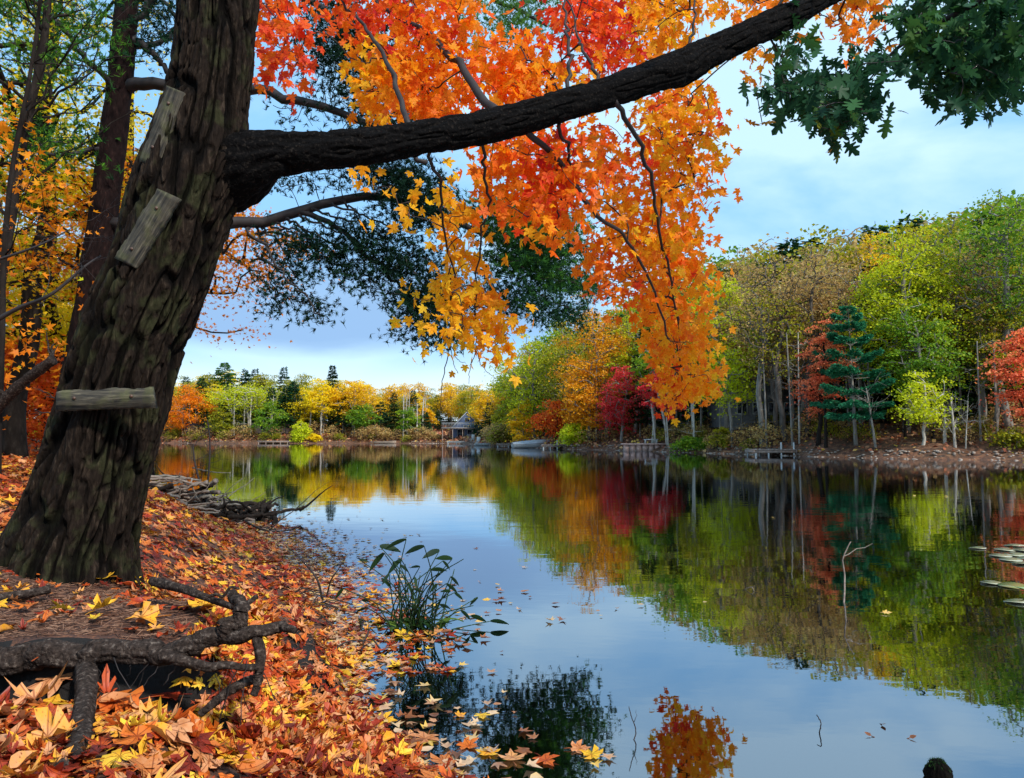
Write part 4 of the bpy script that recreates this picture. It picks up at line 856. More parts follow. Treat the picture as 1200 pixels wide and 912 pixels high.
# slim grey sapling and bare trunks at the left edge
def stem(name, pts, r0, r1, mat, label, cat, k=10, twigs=0, tl=.5, part='stem'):
    q = smooth_curve(pts, 40); o = q[0].copy(); rt = empty(name, o, 0, label, cat)
    b = MB(); b.tube(q - o, np.linspace(r0, r1, 40) * (1 + .06 * rng.normal(0, 1, 40)), k); b.build(part, mat, rt, smooth=True)
    if twigs:
        t = MB()
        for i in range(twigs):
            s = q[int(rng.uniform(.3, 1) * 39)]; d = rng.normal(0, 1, 3); d[2] = abs(d[2]) * .8; d /= np.linalg.norm(d); L_ = tl * rng.uniform(.4, 1.2)
            p = s + np.linspace(0, 1, 8)[:, None] * d * L_ + np.cumsum(np.vstack([[0, 0, 0], rng.normal(0, .035 * L_, (7, 3))]), 0); t.tube(p - o, np.linspace(r1 * .6, r1 * .12, 8), 5)
            for k2 in range(3):
                s2 = p[rng.integers(2, 7)]; d2 = d + rng.normal(0, .7, 3); p2 = s2 + np.linspace(0, .45, 5)[:, None] * d2 * L_ + np.cumsum(np.vstack([[0, 0, 0], rng.normal(0, .02 * L_, (4, 3))]), 0); t.tube(p2 - o, np.linspace(r1 * .3, r1 * .08, 5), 4)
        t.build('twigs', mat, rt, smooth=True)
    return rt
zz = lambda px, D: (px - CX) / F * D
gl = lambda px, D, dz=0: np.array([zz(px, D), D, hz(zz(px, D), D) + dz])
stem('sapling', [gl(0, 8, -.1), P(2, 400, 8), P(5, 300, 8), P(14, 200, 8), P(33, 100, 8), P(45, 20, 8), P(52, -80, 8)], .035, .016, DARKB, 'slim grey sapling rising up the far left edge', 'tree', twigs=9, tl=.9)
stem('sapling', [gl(-30, 12, -.1), P(5, 300, 12), P(30, 150, 12), P(50, 60, 12), P(60, -50, 12)], .10, .05, DARKB, 'dark slanting sapling in the leaves left of the pine', 'tree', twigs=12, tl=1.6)
stem('fallen_log', [gl(-60, 8, .15), P(-10, 485, 7.9), P(25, 450, 7.8), P(62, 422, 7.7)], .07, .05, ROOTM, 'broken brown trunk leaning in at the far left edge', 'log', twigs=3, tl=.5)
stem('dead_branch', [gl(45, 7, -.02), P(56, 500, 7), P(66, 480, 6.9), P(70, 462, 6.9)], .022, .014, TWIG, 'short crooked dead branch against the left foot of the leaning trunk', 'branch', twigs=3, tl=.3)
stem('dead_branch', [P(-20, 385, 6), P(20, 362, 6), P(60, 345, 6), P(100, 312, 6.1), P(118, 300, 6.2)], .02, .006, TWIG, 'thin dark branch sloping up across the golden leaves at the left edge', 'branch', twigs=10, tl=.7)
stem('dead_branch', [P(-20, 310, 5.6), P(40, 290, 5.6), P(80, 270, 5.7)], .012, .004, TWIG, 'fine bare branch above the other one at the left edge', 'branch', twigs=9, tl=.6)

# ------------------------------------------------------------------ leaf litter
def litter():
    T = LIT
    def place(n, xr, yr, dens, T, s0, s1, name, mat=LM['litter'], seed=0):
        x = rng.uniform(*xr, n); y = rng.uniform(*yr, n); d = sdf(x, y)
        keep = rng.random(n) < dens(x, y, d)
        # nothing inside the trunk foot
        keep &= np.hypot((x - TRC[60][0]) / .36, (y - 4.2) / .33) > 1
        x, y = x[keep], y[keep]; z = height(x, y); e = .02
        nx = -(height(x + e, y) - height(x - e, y)) / (2 * e); ny = -(height(x, y + e) - height(x, y - e)) / (2 * e)
        wet = z < .004; m = len(x)
        t = rng.random(m)
        nrm = np.column_stack([np.clip(nx, -1, 1) + rng.normal(0, .25, m), np.clip(ny, -1, 1) + rng.normal(0, .25, m), np.ones(m)]); nrm[wet, :2] *= .12
        tip = rng.normal(0, 1, (m, 3)); tip[:, 2] = 0; tip -= nrm * (np.sum(tip * nrm, 1) / np.sum(nrm * nrm, 1))[:, None]
        sz = rng.uniform(s0, s1, m) * np.where(rng.random(m) < .5, .6, 1)
        zz_ = np.where(wet, .003 + rng.random(m) * .004, z + .006 + rng.random(m) * .028)
        patch = fbm(x * 1.6, y * 1.6, seed=77)
        r = np.clip(rng.random(m) ** 1.25 * .95 + (patch - .5) * .6, .0, .97)
        col = r
        b = MB(); scatter(b, T, np.column_stack([x, y, zz_]), tip, nrm, sz, col)
        o = b.build(name, mat, lc=True, smooth=T is LIT); tag(o, kind='stuff'); return o
    def ledge(x, y): return (x < -1.1) & (y > LEDGE_Y - .02) & (y < 4.1)
    def trench(x, y): return (x < -1.12) & (y > LEDGE_Y - .17) & (y <= LEDGE_Y + .03)
    f1 = lambda x, y, d: np.where(trench(x, y), .02, np.where(ledge(x, y), .10, np.clip(1.05 + d * 6, 0, 1)))
    o = place(13500, (-3.2, 1.2), (1.5, 4.6), f1, T, .05, .105, 'leaf_litter'); tag(o, 'thick carpet of red, orange, tan and yellow fallen leaves on the near bank', 'leaf litter')
    f2 = lambda x, y, d: np.clip(1 + d * 1.2, 0, 1) * np.clip(1.15 - y / 26, .3, 1)
    o = place(4200, (-1.18, -.45), (2.5, 3.7), lambda x, y, d: (d > -.05) * 1., T, .05, .095, 'leaf_litter'); tag(o, 'red and orange leaves tumbled down the steep shoulder of the bank', 'leaf litter')
    o = place(42000, (-9, .2), (4.3, 15), f2, MAPLE_S, .06, .10, 'leaf_litter'); tag(o, 'rust-red leaf carpet running back along the shore beyond the leaning tree', 'leaf litter')
    f3 = lambda x, y, d: (d > 0) * np.where(x > -4, 0, 1.)
    o = place(16000, (-22, -3), (6, 30), f3, KITE, .09, .16, 'leaf_litter'); tag(o, 'reddish fallen leaves on the woodland floor at the far left', 'leaf litter')
    # curled crumbs and needles on the brown ledge
    n = 9000; x = rng.uniform(-2.9, -.8, n); y = rng.uniform(LEDGE_Y, 4.2, n); z = height(x, y); b = MB(); th = rng.uniform(0, PI, n); L_ = rng.uniform(.01, .045, n)
    dx = np.column_stack([np.cos(th), np.sin(th) * .6, rng.normal(0, .15, n)]) * L_[:, None]; p = np.column_stack([x, y, z + .005]); b.edges(p - dx, p + dx, .0016, .0012, 3, 0)
    rr = np.repeat(rng.random(n), 6); b.r[-1] = rr
    o = b.build('needle_litter', leaf_mat('needle_litter', [(0, (.04, .018, .012)), (.5, (.16, .075, .045)), (1, (.34, .19, .12))], transl=0)); tag(o, 'brown needles and bark crumbs strewn over the raised ground at the tree foot', 'litter', kind='stuff')
    # bits drifting at the water edge
    n = 60000; x = rng.uniform(-5, 1.6, n); y = rng.uniform(2.2, 14, n); d = sdf(x, y); ex = .25 + .75 * fbm(x * .8, y * .8, seed=8)
    keep = (d < .05) & (rng.random(n) < np.exp(d / (ex * np.interp(y, [2, 4.5, 6.5, 10], [.22, .28, .75, .5]))) * .8) ; x, y = x[keep], y[keep]; m = len(x)
    b = MB(); nrm = rng.normal(0, .10, (m, 3)); nrm[:, 2] = 1; tip = rng.normal(0, 1, (m, 3)); tip[:, 2] = 0
    scatter(b, MAPLE_S + KITE, np.column_stack([x, y, .004 + rng.random(m) * .006]), tip, nrm, rng.uniform(.025, .085, m), rng.random(m))
    o = b.build('floating_debris', LM['floater']); tag(o, 'pale leaf scraps drifting in a fringe along the water edge', 'floating leaves', kind='stuff')
litter()
# individual leaves that stand out
def one_leaf(px, py, size, col, label, T, ang=0, tilt=(0, 0), mat='litter', dz=.03, name='fallen_leaf', cat='leaf', group=None):
    p = G(px, py); p = p + [0, 0, dz]
    a = R_(ang); tip = np.array([[math.cos(a), math.sin(a), tilt[0]]]); nrm = np.array([[tilt[1], -.25 + tilt[0] * -.5, 1.]])
    M = axes_from(tip, nrm); b = MB(); c = np.array(T[0]) - [0, .4, 0]
    b.inst((c, T[1], T[2]), np.zeros((1, 3)), M, np.array([size]), np.array([col]))
    t2 = T[0][1] - [0, .4, 0]
    st = np.array([[0, -.4, 0], [.03, -.62, .03], [.08, -.85, .02]]) @ M[0].T * size; b.tube(st, .0018, 5, col)
    o = b.build(name, LM[mat], loc=(0, 0, 0), lc=True); o.location = [float(q) for q in p]; tag(o, label, cat, group)
BIGL = [(28, 702, .14, .02, .98, 'litter', 'bright yellow maple leaf on the brown ground below the tree, leftmost of the yellow ones', 10), (120, 685, .13, .0, .9, 'litter', 'long yellow leaf lying in front of the tree foot', 160),
        (122, 722, .12, .0, .9, 'litter', 'yellow leaf touching the top of the thick root near its middle', 60), (165, 735, .15, .0, .80, 'litter', 'amber leaf lying on the root beside the hanging rootlets', 200), (175, 722, .12, .0, .84, 'litter', 'upright golden leaf above the amber one on the root', 80),
        (190, 696, .09, .0, .1, 'litter', 'scarlet leaf standing upright on the ledge', 90), (240, 720, .16, 0, .86, 'litter', 'large golden maple leaf near the root knob', 40), (256, 704, .10, 0, .99, 'litter', 'lemon yellow leaf just above the large golden leaf', 10), (226, 716, .08, 0, .22, 'litter', 'small red leaf left of the large golden leaf', 150),
        (162, 712, .11, 0, .3, 'litter', 'orange-red leaf in the middle of the ledge', 20), (40, 833, .20, 0, .72, 'litter', 'big tan-orange oak leaf in the lower left pile', 10), (60, 808, .17, 0, .62, 'litter', 'pale pinkish leaf under the root at lower left', 150),
        (70, 795, .15, 0, .4, 'litter', 'orange-brown leaf propped against the root at lower left', 60), (135, 835, .20, 0, .36, 'litter', 'large rust-orange leaf right of the vertical root', 200), (145, 858, .15, 0, .74, 'litter', 'golden orange leaf below the rust one', 80),
        (160, 880, .12, 0, .4, 'litter', 'deep orange curled leaf at lower left centre', 70), (55, 880, .15, 0, .78, 'litter', 'golden leaf low in the bottom left pile', 240), (8, 890, .14, 0, .62, 'litter', 'cream leaf in the bottom left corner', 0),
        (215, 838, .13, 0, .84, 'litter', 'yellow leaf below the root hollow', 100), (232, 845, .12, 0, .9, 'litter', 'pale yellow leaf beside the diagonal root', 10), (195, 835, .12, 0, .12, 'litter', 'red leaf left of the yellow leaf below the hollow', 190),
        (140, 905, .10, 0, .90, 'litter', 'pale lemon leaf at the bottom edge right of the vertical root', 30), (280, 832, .12, 0, .8, 'litter', 'yellow-orange leaf right of the diagonal root', 20), (330, 860, .12, 0, .9, 'litter', 'creamy yellow leaf on the red carpet at lower centre', 0), (352, 818, .11, 0, .95, 'litter', 'yellow leaf near the wet edge', 170),
        (365, 862, .10, 0, .76, 'litter', 'orange leaf at the wet edge below the yellow one', 90), (318, 880, .10, 0, .14, 'litter', 'crimson leaf in the lower centre of the carpet', 120), (230, 885, .13, 0, .06, 'litter', 'dark maroon leaf at the bottom left of centre', 60), (250, 868, .10, 0, .62, 'litter', 'dusty pink leaf beside the maroon one', 0),
        (285, 678, .10, 0, .42, 'litter', 'orange leaf in the rusty carpet right of the tree', 30), (300, 690, .10, 0, .3, 'litter', 'red-orange leaf at the shoulder of the bank', 100), (75, 668, .11, 0, .62, 'litter', 'pink leaf in front of the dark tree foot', 200), (20, 668, .10, 0, .62, 'litter', 'pale leaf at the left edge of the tree foot', 20)]
for i, (px, py, s, _, c, mt, lb, ang) in enumerate(BIGL): one_leaf(px, py, s * .82, c, lb, LIT[14 + i % 5] if 'oak' in lb else LIT[i % 14], ang, (rng.uniform(-.1, .25), rng.uniform(-.25, .25)), dz=.035)
FL = [(565, 842, .07, .95), (693, 887, .09, .9), (572, 884, .09, .85), (470, 745, .12, .95), (430, 770, .1, .75), (540, 840, .05, .8), (505, 742, .14, .75), (445, 825, .09, .1), (452, 846, .1, .9), (680, 880, .08, .6), (497, 868, .12, .6), (550, 876, .09, .4), (640, 895, .1, .3), (600, 890, .1, .7), (415, 800, .1, .9), (520, 895, .11, .5)]
for i, (px, py, s, c) in enumerate(FL): one_leaf(px, py, s, c, 'small leaf floating alone on the dark water near the bottom shore', MAPLE[i % 2], rng.uniform(0, 360), (0, .02), dz=.006, name='floating_leaf', group='single leaves floating off the near shore', mat='litter')
# ------------------------------------------------------------------ sticks, water plants
def stick(pts, r0, r1, mat, label, name='stick', cat='stick', group=None, forks=2):
    q = smooth_curve(pts, 18); q[1:-1] += rng.normal(0, min(.012, r0 * .25), (16, 3)); o = q.mean(0); b = MB(); b.tube(q - o, np.linspace(r0, r1, 18), 7)
    L_ = np.linalg.norm(q[-1] - q[0])
    for k in range(forks):
        s = q[rng.integers(4, 15)]; d = (q[-1] - q[0]) / L_ + rng.normal(0, .6, 3); p = s + np.linspace(0, .35 * L_, 6)[:, None] * d + np.cumsum(rng.normal(0, .02 * L_, (6, 3)), 0); b.tube(p - o, np.linspace(r1 * 1.1, r1 * .3, 6), 5)
    ob = b.build(name, mat, loc=(0, 0, 0), smooth=True); ob.location = [float(v) for v in o]; return tag(ob, label, cat, group)
hc = np.array([-4.75, 12.0])
for i in range(64):
    a = rng.uniform(-.5, .5) + (PI if i % 2 else 0); L_ = rng.uniform(.45, 1.3); c = np.array([hc[0] + rng.normal(0, .38) - .25, hc[1] + rng.normal(0, .45), 0]); hgt = max(.03, .52 - .75 * np.hypot(c[0] - hc[0] + .35, (c[1] - hc[1]) * .8)) * rng.uniform(.2, 1)
    c[2] = max(hz(c[0], c[1]), 0) + hgt; d = np.array([math.cos(a), math.sin(a) * .7, rng.normal(0, .14)]) * L_ / 2
    stick([c - d, c + rng.normal(0, .05, 3), c + d], rng.uniform(.018, .045), .012, [TWIGG, TWIGG, GREYB, DARKB][i % 4], 'grey weathered stick in the brushwood heap at the water edge', group='sticks of the brushwood heap', forks=i % 3)
for i in range(26):
    c = np.array([-4.2 + rng.normal(0, .35), 12 + rng.normal(0, .4), rng.uniform(.02, .22)]); a = rng.uniform(0, PI); d = np.array([math.cos(a), math.sin(a), rng.normal(0, .3)]) * rng.uniform(.15, .4)
    stick([c - d, c, c + d], rng.uniform(.02, .05), .02, DARKB, 'dark wet stick at the lakeward end of the brushwood heap', group='dark wet sticks by the heap', forks=1)
stem('dead_sapling', [P(240, 600, 12), P(236, 575, 12), P(228, 540, 12), P(226, 520, 12)], .02, .01, TWIG, 'bare crooked twig stem standing left out of the brushwood heap', 'branch', k=6, twigs=6, tl=.55)
stem('dead_sapling', [P(240, 590, 12), P(244, 560, 12), P(246, 520, 12), P(243, 492, 12)], .018, .008, TWIG, 'taller bare twig stem standing right out of the brushwood heap', 'branch', k=6, twigs=5, tl=.5)
W = lambda px, py, z=.01: G(px, py)[:2].tolist() + [z]
stick([W(283, 612, .05), W(305, 622, .02), W(330, 624, .01), W(352, 621, .06)], .018, .008, TWIG, 'forked dark branch floating off the brushwood heap', name='floating_branch', cat='branch', forks=5)
stick([W(225, 562, .35), W(250, 566, .3), W(270, 567, .3)], .02, .01, GREYB, 'pale straight pole lying across the top of the heap', forks=0)
stem('dead_shrub', [W(378, 705, -.02), P(372, 680, 6.1), P(352, 655, 6.2), P(335, 640, 6.3)], .011, .003, TWIG, 'bare twiggy shrub arching left at the wet shore', 'shrub', k=6, twigs=8, tl=.3)
stem('dead_shrub', [W(382, 700, -.02), P(388, 680, 6.2), P(396, 668, 6.2), P(404, 655, 6.2)], .009, .003, TWIG, 'low bare twigs standing upright beside the arching shrub', 'shrub', k=6, twigs=9, tl=.24)
for i in range(26):
    px = rng.uniform(290, 440); py = 632 + (px - 290) * .75 + rng.uniform(-8, 45); p = np.array(W(px, py, .02)); a = rng.uniform(0, PI); d = np.array([math.cos(a), math.sin(a) * .5, .1 * rng.random()]) * rng.uniform(.06, .22)
    stick([p - d, p + [0, 0, rng.uniform(0, .06)], p + d], .006, .003, TWIG, 'thin dark twig lying in the wet leaves at the shoreline', group='twigs along the wet shoreline', forks=2)

def water_plant():
    b0 = np.array(W(488, 738, 0)); rt = empty('water_plant', b0, 0, 'clump of tall dark green water weed with bent pointed leaves near the shore', 'plant')
    st = MB(); lf = MB(); Dm = b0[1]
    heads = [(402, 690, .4), (445, 640, 1), (450, 648, 1), (476, 632, 1), (470, 655, .8), (497, 640, .9), (515, 645, 1), (530, 655, .8), (505, 668, .7), (447, 678, .5), (552, 722, .8), (575, 728, .9), (560, 700, .4), (523, 684, .5), (460, 660, .3), (484, 690, .3), (540, 715, .5), (430, 712, .4), (420, 725, .3), (500, 700, .2), (515, 708, .2)]
    for i in range(60):
        if i < len(heads): hx, hy, ls = heads[i]
        else: hx, hy, ls = rng.normal(487, 30), rng.uniform(655, 715), rng.choice([0, 0, .3])
        D = Dm + rng.normal(0, .18); top = P(hx, hy, D); bx = b0 + [rng.normal(0, .10), rng.normal(0, .08), -.1]
        mid = (bx + top) / 2 + [(bx[0] - top[0]) * .12 + rng.normal(0, .02), rng.normal(0, .03), .12 * (top[2] + .1)]
        q = smooth_curve([bx, mid, top], 14); st.tube(q - b0, np.linspace(.0055, .0028, 14), 5, rng.random() * .6)
        if ls > 0:
            n = 9; s = np.linspace(0, 1, n); L_ = .10 * ls + .04; az = rng.choice([0, PI]) + rng.normal(0, .5); d = np.array([math.cos(az), math.sin(az) * .5, rng.uniform(-.9, .3)]); d /= np.linalg.norm(d)
            sd = np.cross(d, [0, 1, .2] + rng.normal(0, .3, 3)); sd /= np.linalg.norm(sd); c = top + s[:, None] * d * L_ + np.column_stack([0 * s, 0 * s, -.25 * L_ * s * s]); w = .015 * (ls + .4) * np.sin(PI * np.clip(s * .9 + .1, 0, 1)) ** .8
            V = np.vstack([c + sd * w[:, None], c - [0, 0.003, 0.004], c - sd * w[:, None]]); Fc = [[i_, i_ + 1, n + i_ + 1, n + i_] for i_ in range(n - 1)] + [[n + i_, n + i_ + 1, 2 * n + i_ + 1, 2 * n + i_] for i_ in range(n - 1)]; lf.add(V - b0, Fc, rng.random() * .35)
    for i in range(16):  # broad low blades at the foot
        az = rng.uniform(0, 2 * PI); L_ = rng.uniform(.12, .26); n = 9; s = np.linspace(0, 1, n); d = np.array([math.cos(az), math.sin(az) * .6, .9]); c = b0 + [rng.normal(0, .09), rng.normal(0, .05), 0] + s[:, None] * d * L_ - np.column_stack([0 * s, 0 * s, .7 * L_ * s * s]); sd = np.array([-math.sin(az), math.cos(az), 0]); w = .03 * np.sin(PI * np.clip(s * .85 + .12, 0, 1))
        V = np.vstack([c + sd * w[:, None], c - [0, 0, .006], c - sd * w[:, None]]); Fc = [[i_, i_ + 1, n + i_ + 1, n + i_] for i_ in range(n - 1)] + [[n + i_, n + i_ + 1, 2 * n + i_ + 1, 2 * n + i_] for i_ in range(n - 1)]; lf.add(V - b0, Fc, rng.uniform(.3, .9))
    st.build('stems', LM['weed'], rt, smooth=True); lf.build('leaves', LM['weed'], rt, smooth=True)
water_plant()
# twigs poking out of the lake
stick([W(988, 708, -.05), P(990, 680, 6.3), P(988, 655, 6.3), P(997, 635, 6.3)], .008, .004, TWIGG, 'pale forked twig standing out of the lake below the red reflection', name='lake_twig', cat='twig', forks=1)
stick([W(958, 858, -.03), P(962, 848, 3.45), P(957, 838, 3.5)], .003, .002, TWIG, 'tiny bent dark twig in open water towards the bottom right', name='lake_twig', cat='twig', forks=0)
stick([W(738, 870, -.03), P(745, 858, 3.4), P(740, 840, 3.4), P(737, 828, 3.4)], .003, .0015, TWIG, 'thin dark twig hooked out of the water left of the red reflection', name='lake_twig', cat='twig', forks=1)
stick([W(868, 690, -.03), P(880, 688, 6.6), P(884, 694, 6.6)], .004, .003, TWIGG, 'small pale twig end in the middle of the lake', name='lake_twig', cat='twig', forks=1)
for px, py in ((1035, 851), (1018, 864), (1069, 866), (838, 897)): one_leaf(px, py, .03, .05, 'dark speck of leaf floating in the open water at lower right', KITE[0], rng.uniform(0, 360), (.3, 0), dz=.006, name='floating_leaf', group='dark specks at lower right', mat='floater')
# dark stub at the bottom edge
def stub():
    p = G(1100, 918); r = .05; b = MB(); n, k = 12, 24; V = []
    for i in range(n + 1):
        t = i / n; ph = t * PI / 2
        for j in range(k):
            a = j / k * 2 * PI; rr = (r * math.cos((t - .5) * PI) if t > .5 else r) * (1 + .18 * math.sin(5 * a + 2 * i) * .5 + rng.normal(0, .05)) if i < n else .003; V.append([rr * math.cos(a), rr * math.sin(a), -.06 + .145 * (t if t < .5 else .5 + .5 * math.sin((t - .5) * PI))])
    Fc = [[i * k + j, i * k + (j + 1) % k, (i + 1) * k + (j + 1) % k, (i + 1) * k + j] for i in range(n) for j in range(k)]
    b.add(V, Fc); rt = empty('post_stub', p, 0, 'dark rounded rotten post top breaking the water at the bottom right edge', 'post'); b.build('wood', BARK, rt, smooth=False)
    m = MB(); pos = rng.normal(0, .018, (60, 3)); pos[:, 2] = .082 - 12 * (pos[:, 0] ** 2 + pos[:, 1] ** 2); nr = rng.normal(0, 1, (60, 3)); tp = rng.normal(0, 1, (60, 3)); scatter(m, TUFTS, pos, tp, nr, np.full(60, .013), rng.random(60)); m.build('moss', LM['dark'], rt)
stub()
# lily pads at the right edge
PAD = plain_mat('lily_pad', (.42, .40, .28), (.20, .22, .10), scale=9, rough=.18, bump=.15)
PADG = plain_mat('lily_pad_green', (.16, .24, .06), (.30, .22, .08), scale=9, rough=.2)
def pad(px, py, r, mat, label, group=None, tilt=0):
    p = G(px, py); b = MB(); k = 28; a0 = rng.uniform(0, 6.28); V = [[0, 0, 0]]
    for j in range(k + 1):
        a = a0 + .18 + j / k * (2 * PI - .36); rr = r * (1 + .04 * math.sin(3 * a + a0)); V.append([rr * math.cos(a), rr * math.sin(a), .004 * math.sin(2 * a) + .006])
    top = np.array(V); bot = top - [0, 0, .003]; n = len(top); b.add(np.vstack([top, bot]), [[0, 1 + j, 2 + j, 2 + j] for j in range(k)] + [[n, n + 2 + j, n + 1 + j, n + 1 + j] for j in range(k)] + [[1 + j, n + 1 + j, n + 2 + j, 2 + j] for j in range(k)])
    o = b.build('lily_pad', mat, loc=(0, 0, 0)); o.location = (float(p[0]), float(p[1]), .005); o.rotation_euler = (rng.normal(0, .04), rng.normal(0, .04), 0); tag(o, label, 'lily pad', group)
for px, py in ((1188, 640), (1178, 645), (1200, 646), (1190, 651), (1172, 652), (1205, 655), (1184, 657), (1198, 661), (1212, 640), (1220, 650)): pad(px, py, .11, PAD, 'pale lily pad in the shining patch at the right edge', 'pale lily pads at the right edge')
pad(1146, 643, .09, PAD, 'single small pale pad a little left of the lily patch'); pad(1162, 684, .09, PAD, 'pale pad left of the green one below the patch'); pad(1188, 688, .12, PADG, 'green lily pad below the shining patch'); pad(1192, 706, .09, PAD, 'curled tan pad lowest at the right edge')
for px, py in ((906, 608), (1072, 582), (1109, 583), (930, 612), (1040, 720), (566, 597)): one_leaf(px, py, .06, .9, 'pale leaf drifting alone on the middle of the lake', MAPLE[0], rng.uniform(0, 360), (.05, 0), dz=.012, name='floating_leaf', group='lone pale leaves far out on the lake', mat='floater')

# ------------------------------------------------------------------ far shore: buildings, docks, boats
BLUE = plain_mat('blue_grey_siding', (.10, .14, .24), (.07, .10, .18), scale=3, stretch=(1, 1, 12), bump=.3)
ROOF = plain_mat('roof_light', (.24, .26, .29), (.17, .18, .20), scale=4)
ROOFB = plain_mat('roof_brown', (.30, .22, .16), (.20, .15, .11), scale=4)
WHITE = plain_mat('white_paint', (.46, .46, .44), (.34, .34, .32), scale=8)
WOOD = plain_mat('dock_wood', (.30, .22, .17), (.16, .12, .10), scale=7, stretch=(1, 6, 1))
GREYW = plain_mat('grey_wall', (.13, .13, .13), (.08, .08, .085), scale=4)
DKW = plain_mat('dark_wall', (.03, .03, .06), (.02, .02, .035), scale=4)
GLASS, _nt, _o = newmat('window_glass'); _p = N(_nt, 'ShaderNodeBsdfPrincipled'); _p.inputs['Base Color'].default_value = (.015, .02, .03, 1); _p.inputs['Roughness'].default_value = .08; _nt.links.new(_p.outputs[0], _o.inputs[0])
STONE = plain_mat('stone', (.36, .29, .23), (.15, .11, .085), scale=5, bump=.5)
TARP = plain_mat('boat_cover', (.42, .45, .48), (.30, .33, .36), scale=3)
REDW = plain_mat('pink_block', (.55, .36, .30), (.40, .25, .2), scale=6)

def gable_house(x, y, z, w, dp, eave, apex, walls, roof, label, rz=0, name='cottage', wins=(), overhang=.35, door=None):
    rt = empty(name, (x, y, z), rz, label, 'house')
    b = MB(); hw, hd = w / 2, dp / 2
    V = [[-hw, -hd, 0], [hw, -hd, 0], [hw, -hd, eave], [0, -hd, apex], [-hw, -hd, eave], [-hw, hd, 0], [hw, hd, 0], [hw, hd, eave], [0, hd, apex], [-hw, hd, eave]]
    b.add(V, [[0, 1, 2, 4], [2, 3, 4, 4], [5, 9, 7, 6], [7, 9, 8, 8], [0, 4, 9, 5], [1, 6, 7, 2]]); b.build('wall', walls, rt)
    r = MB(); th = .14; o = overhang
    for s in (-1, 1):
        dx, dz = hw, eave - apex; L_ = math.hypot(dx, dz); k = (L_ + o) / L_
        for (y0, y1) in ((-hd - o, hd + o),):
            A = [0, y0, apex + .02]; B = [s * dx * k, y0, apex + .02 + dz * k]; C_ = [s * dx * k, y1, B[2]]; Dd = [0, y1, A[2]]
            up = np.array([0, 0, th]); Q = np.array([A, B, C_, Dd]); r.add(np.vstack([Q, Q + up]), [[3, 2, 1, 0], [4, 5, 6, 7], [0, 1, 5, 4], [1, 2, 6, 5], [2, 3, 7, 6], [3, 0, 4, 7]])
    r.build('roof', roof, rt)
    for (wx, wz, ww, wh) in wins:
        f = MB(); t = .07
        for c, s in (((wx, -hd - .03, wz + wh / 2 + t / 2), (ww + 2 * t, .07, t)), ((wx, -hd - .03, wz - wh / 2 - t / 2), (ww + 2 * t, .07, t)), ((wx - ww / 2 - t / 2, -hd - .03, wz), (t, .07, wh)), ((wx + ww / 2 + t / 2, -hd - .03, wz), (t, .07, wh)), ((wx, -hd - .03, wz), (.04, .05, wh))): f.box(c, s)
        fo = f.build('window', WHITE, rt); g = MB(); g.box((wx, -hd - .012, wz), (ww, .02, wh)); g.build('pane', GLASS, fo)
    return rt
D = 152.0; sc = D / F
hx = (544 - CX) * sc; zb = 1.0
rt = gable_house(hx + .2, D + 3, zb, 5.4, 6.5, 2.2, 5.1, BLUE, ROOF, 'small blue-grey gabled cottage with a white-railed deck on the far shore', rz=.12, wins=((0, 3.7, .8, .7), (-1.2, 1.0, 1.3, 1.4), (.9, 1.0, 1.6, 1.4), (0, 2.2, 1.3, .7)))
dk = MB(); dk.box((-1.0, -4.6, 1.95), (8.2, 2.6, .15)); dk.build('deck', WOOD, rt)
rl = MB(); rl.box((-1.0, -5.88, 2.95), (8.2, .08, .10)); rl.box((-1.0, -5.88, 2.12), (8.2, .05, .06))
for i in range(28): rl.box((-5.0 + i * .296, -5.88, 2.53), (.03, .04, .76))
rl.build('railing', WHITE, rt)
for i in range(5): p = MB(); p.box((-4.9 + i * 1.95, -5.7, .2), (.12, .12, 3.4)); p.build('post', WOOD, rt)
stp = MB()
for i in range(9): stp.box((.6, -6.3 - i * .22, .7 - i * .22), (1.6, .24, .06))
stp.build('stairs', WHITE, rt)
# cabin, shed and house in the trees
cx = (310 - CX) * sc; gable_house(cx, D + 8, hz(cx, D + 8), 7, 5.5, 2.0, 3.3, REDW, ROOFB, 'low pinkish cabin with a brown roof between the pines on the far left shore', rz=-.1, wins=((-1.8, 1.1, .8, .7), (1.4, 1.1, .8, .7)), name='cabin')
cx = (212 - CX) * sc; gable_house(cx, D + 10, hz(cx, D + 10) + .4, 4.6, 4.5, 1.9, 3.0, DKW, DKW, 'dark shed below the orange tree at the far left of the lake', name='shed', wins=((0, .9, 1.0, .7),))
for (px, off, w, hh, lb, wl, rf) in ((882, 12, 6.5, 2.6, 'grey house with a porch half hidden behind trunks on the right bank', GREYW, ROOF), (800, 15, 7, 2.6, 'pale low building with small windows deep in the dark trees of the right bank', GREYW, ROOFB)):
    Dh = shoreD(px) + off; x = (px - CX) / F * Dh; z = hz(x, Dh); h_ = gable_house(x, Dh, z, w, 5, hh, hh + 1.5, wl, rf, lb, name='house', rz=.1, wins=((-2, 1.6, .8, .9), (-.6, 1.6, .8, .9), (.8, 1.6, .8, .9), (2.2, 1.6, .8, .9)))
    pch = MB(); pch.box((.5, -3.6, .4), (4.5, 1.8, .12)); pch.box((.5, -4.45, 1.2), (4.5, .07, .07))
    for i in range(6): pch.box((-1.7 + i * .88, -4.45, .75), (.08, .08, .9))
    pch.build('porch', GREYW, h_)
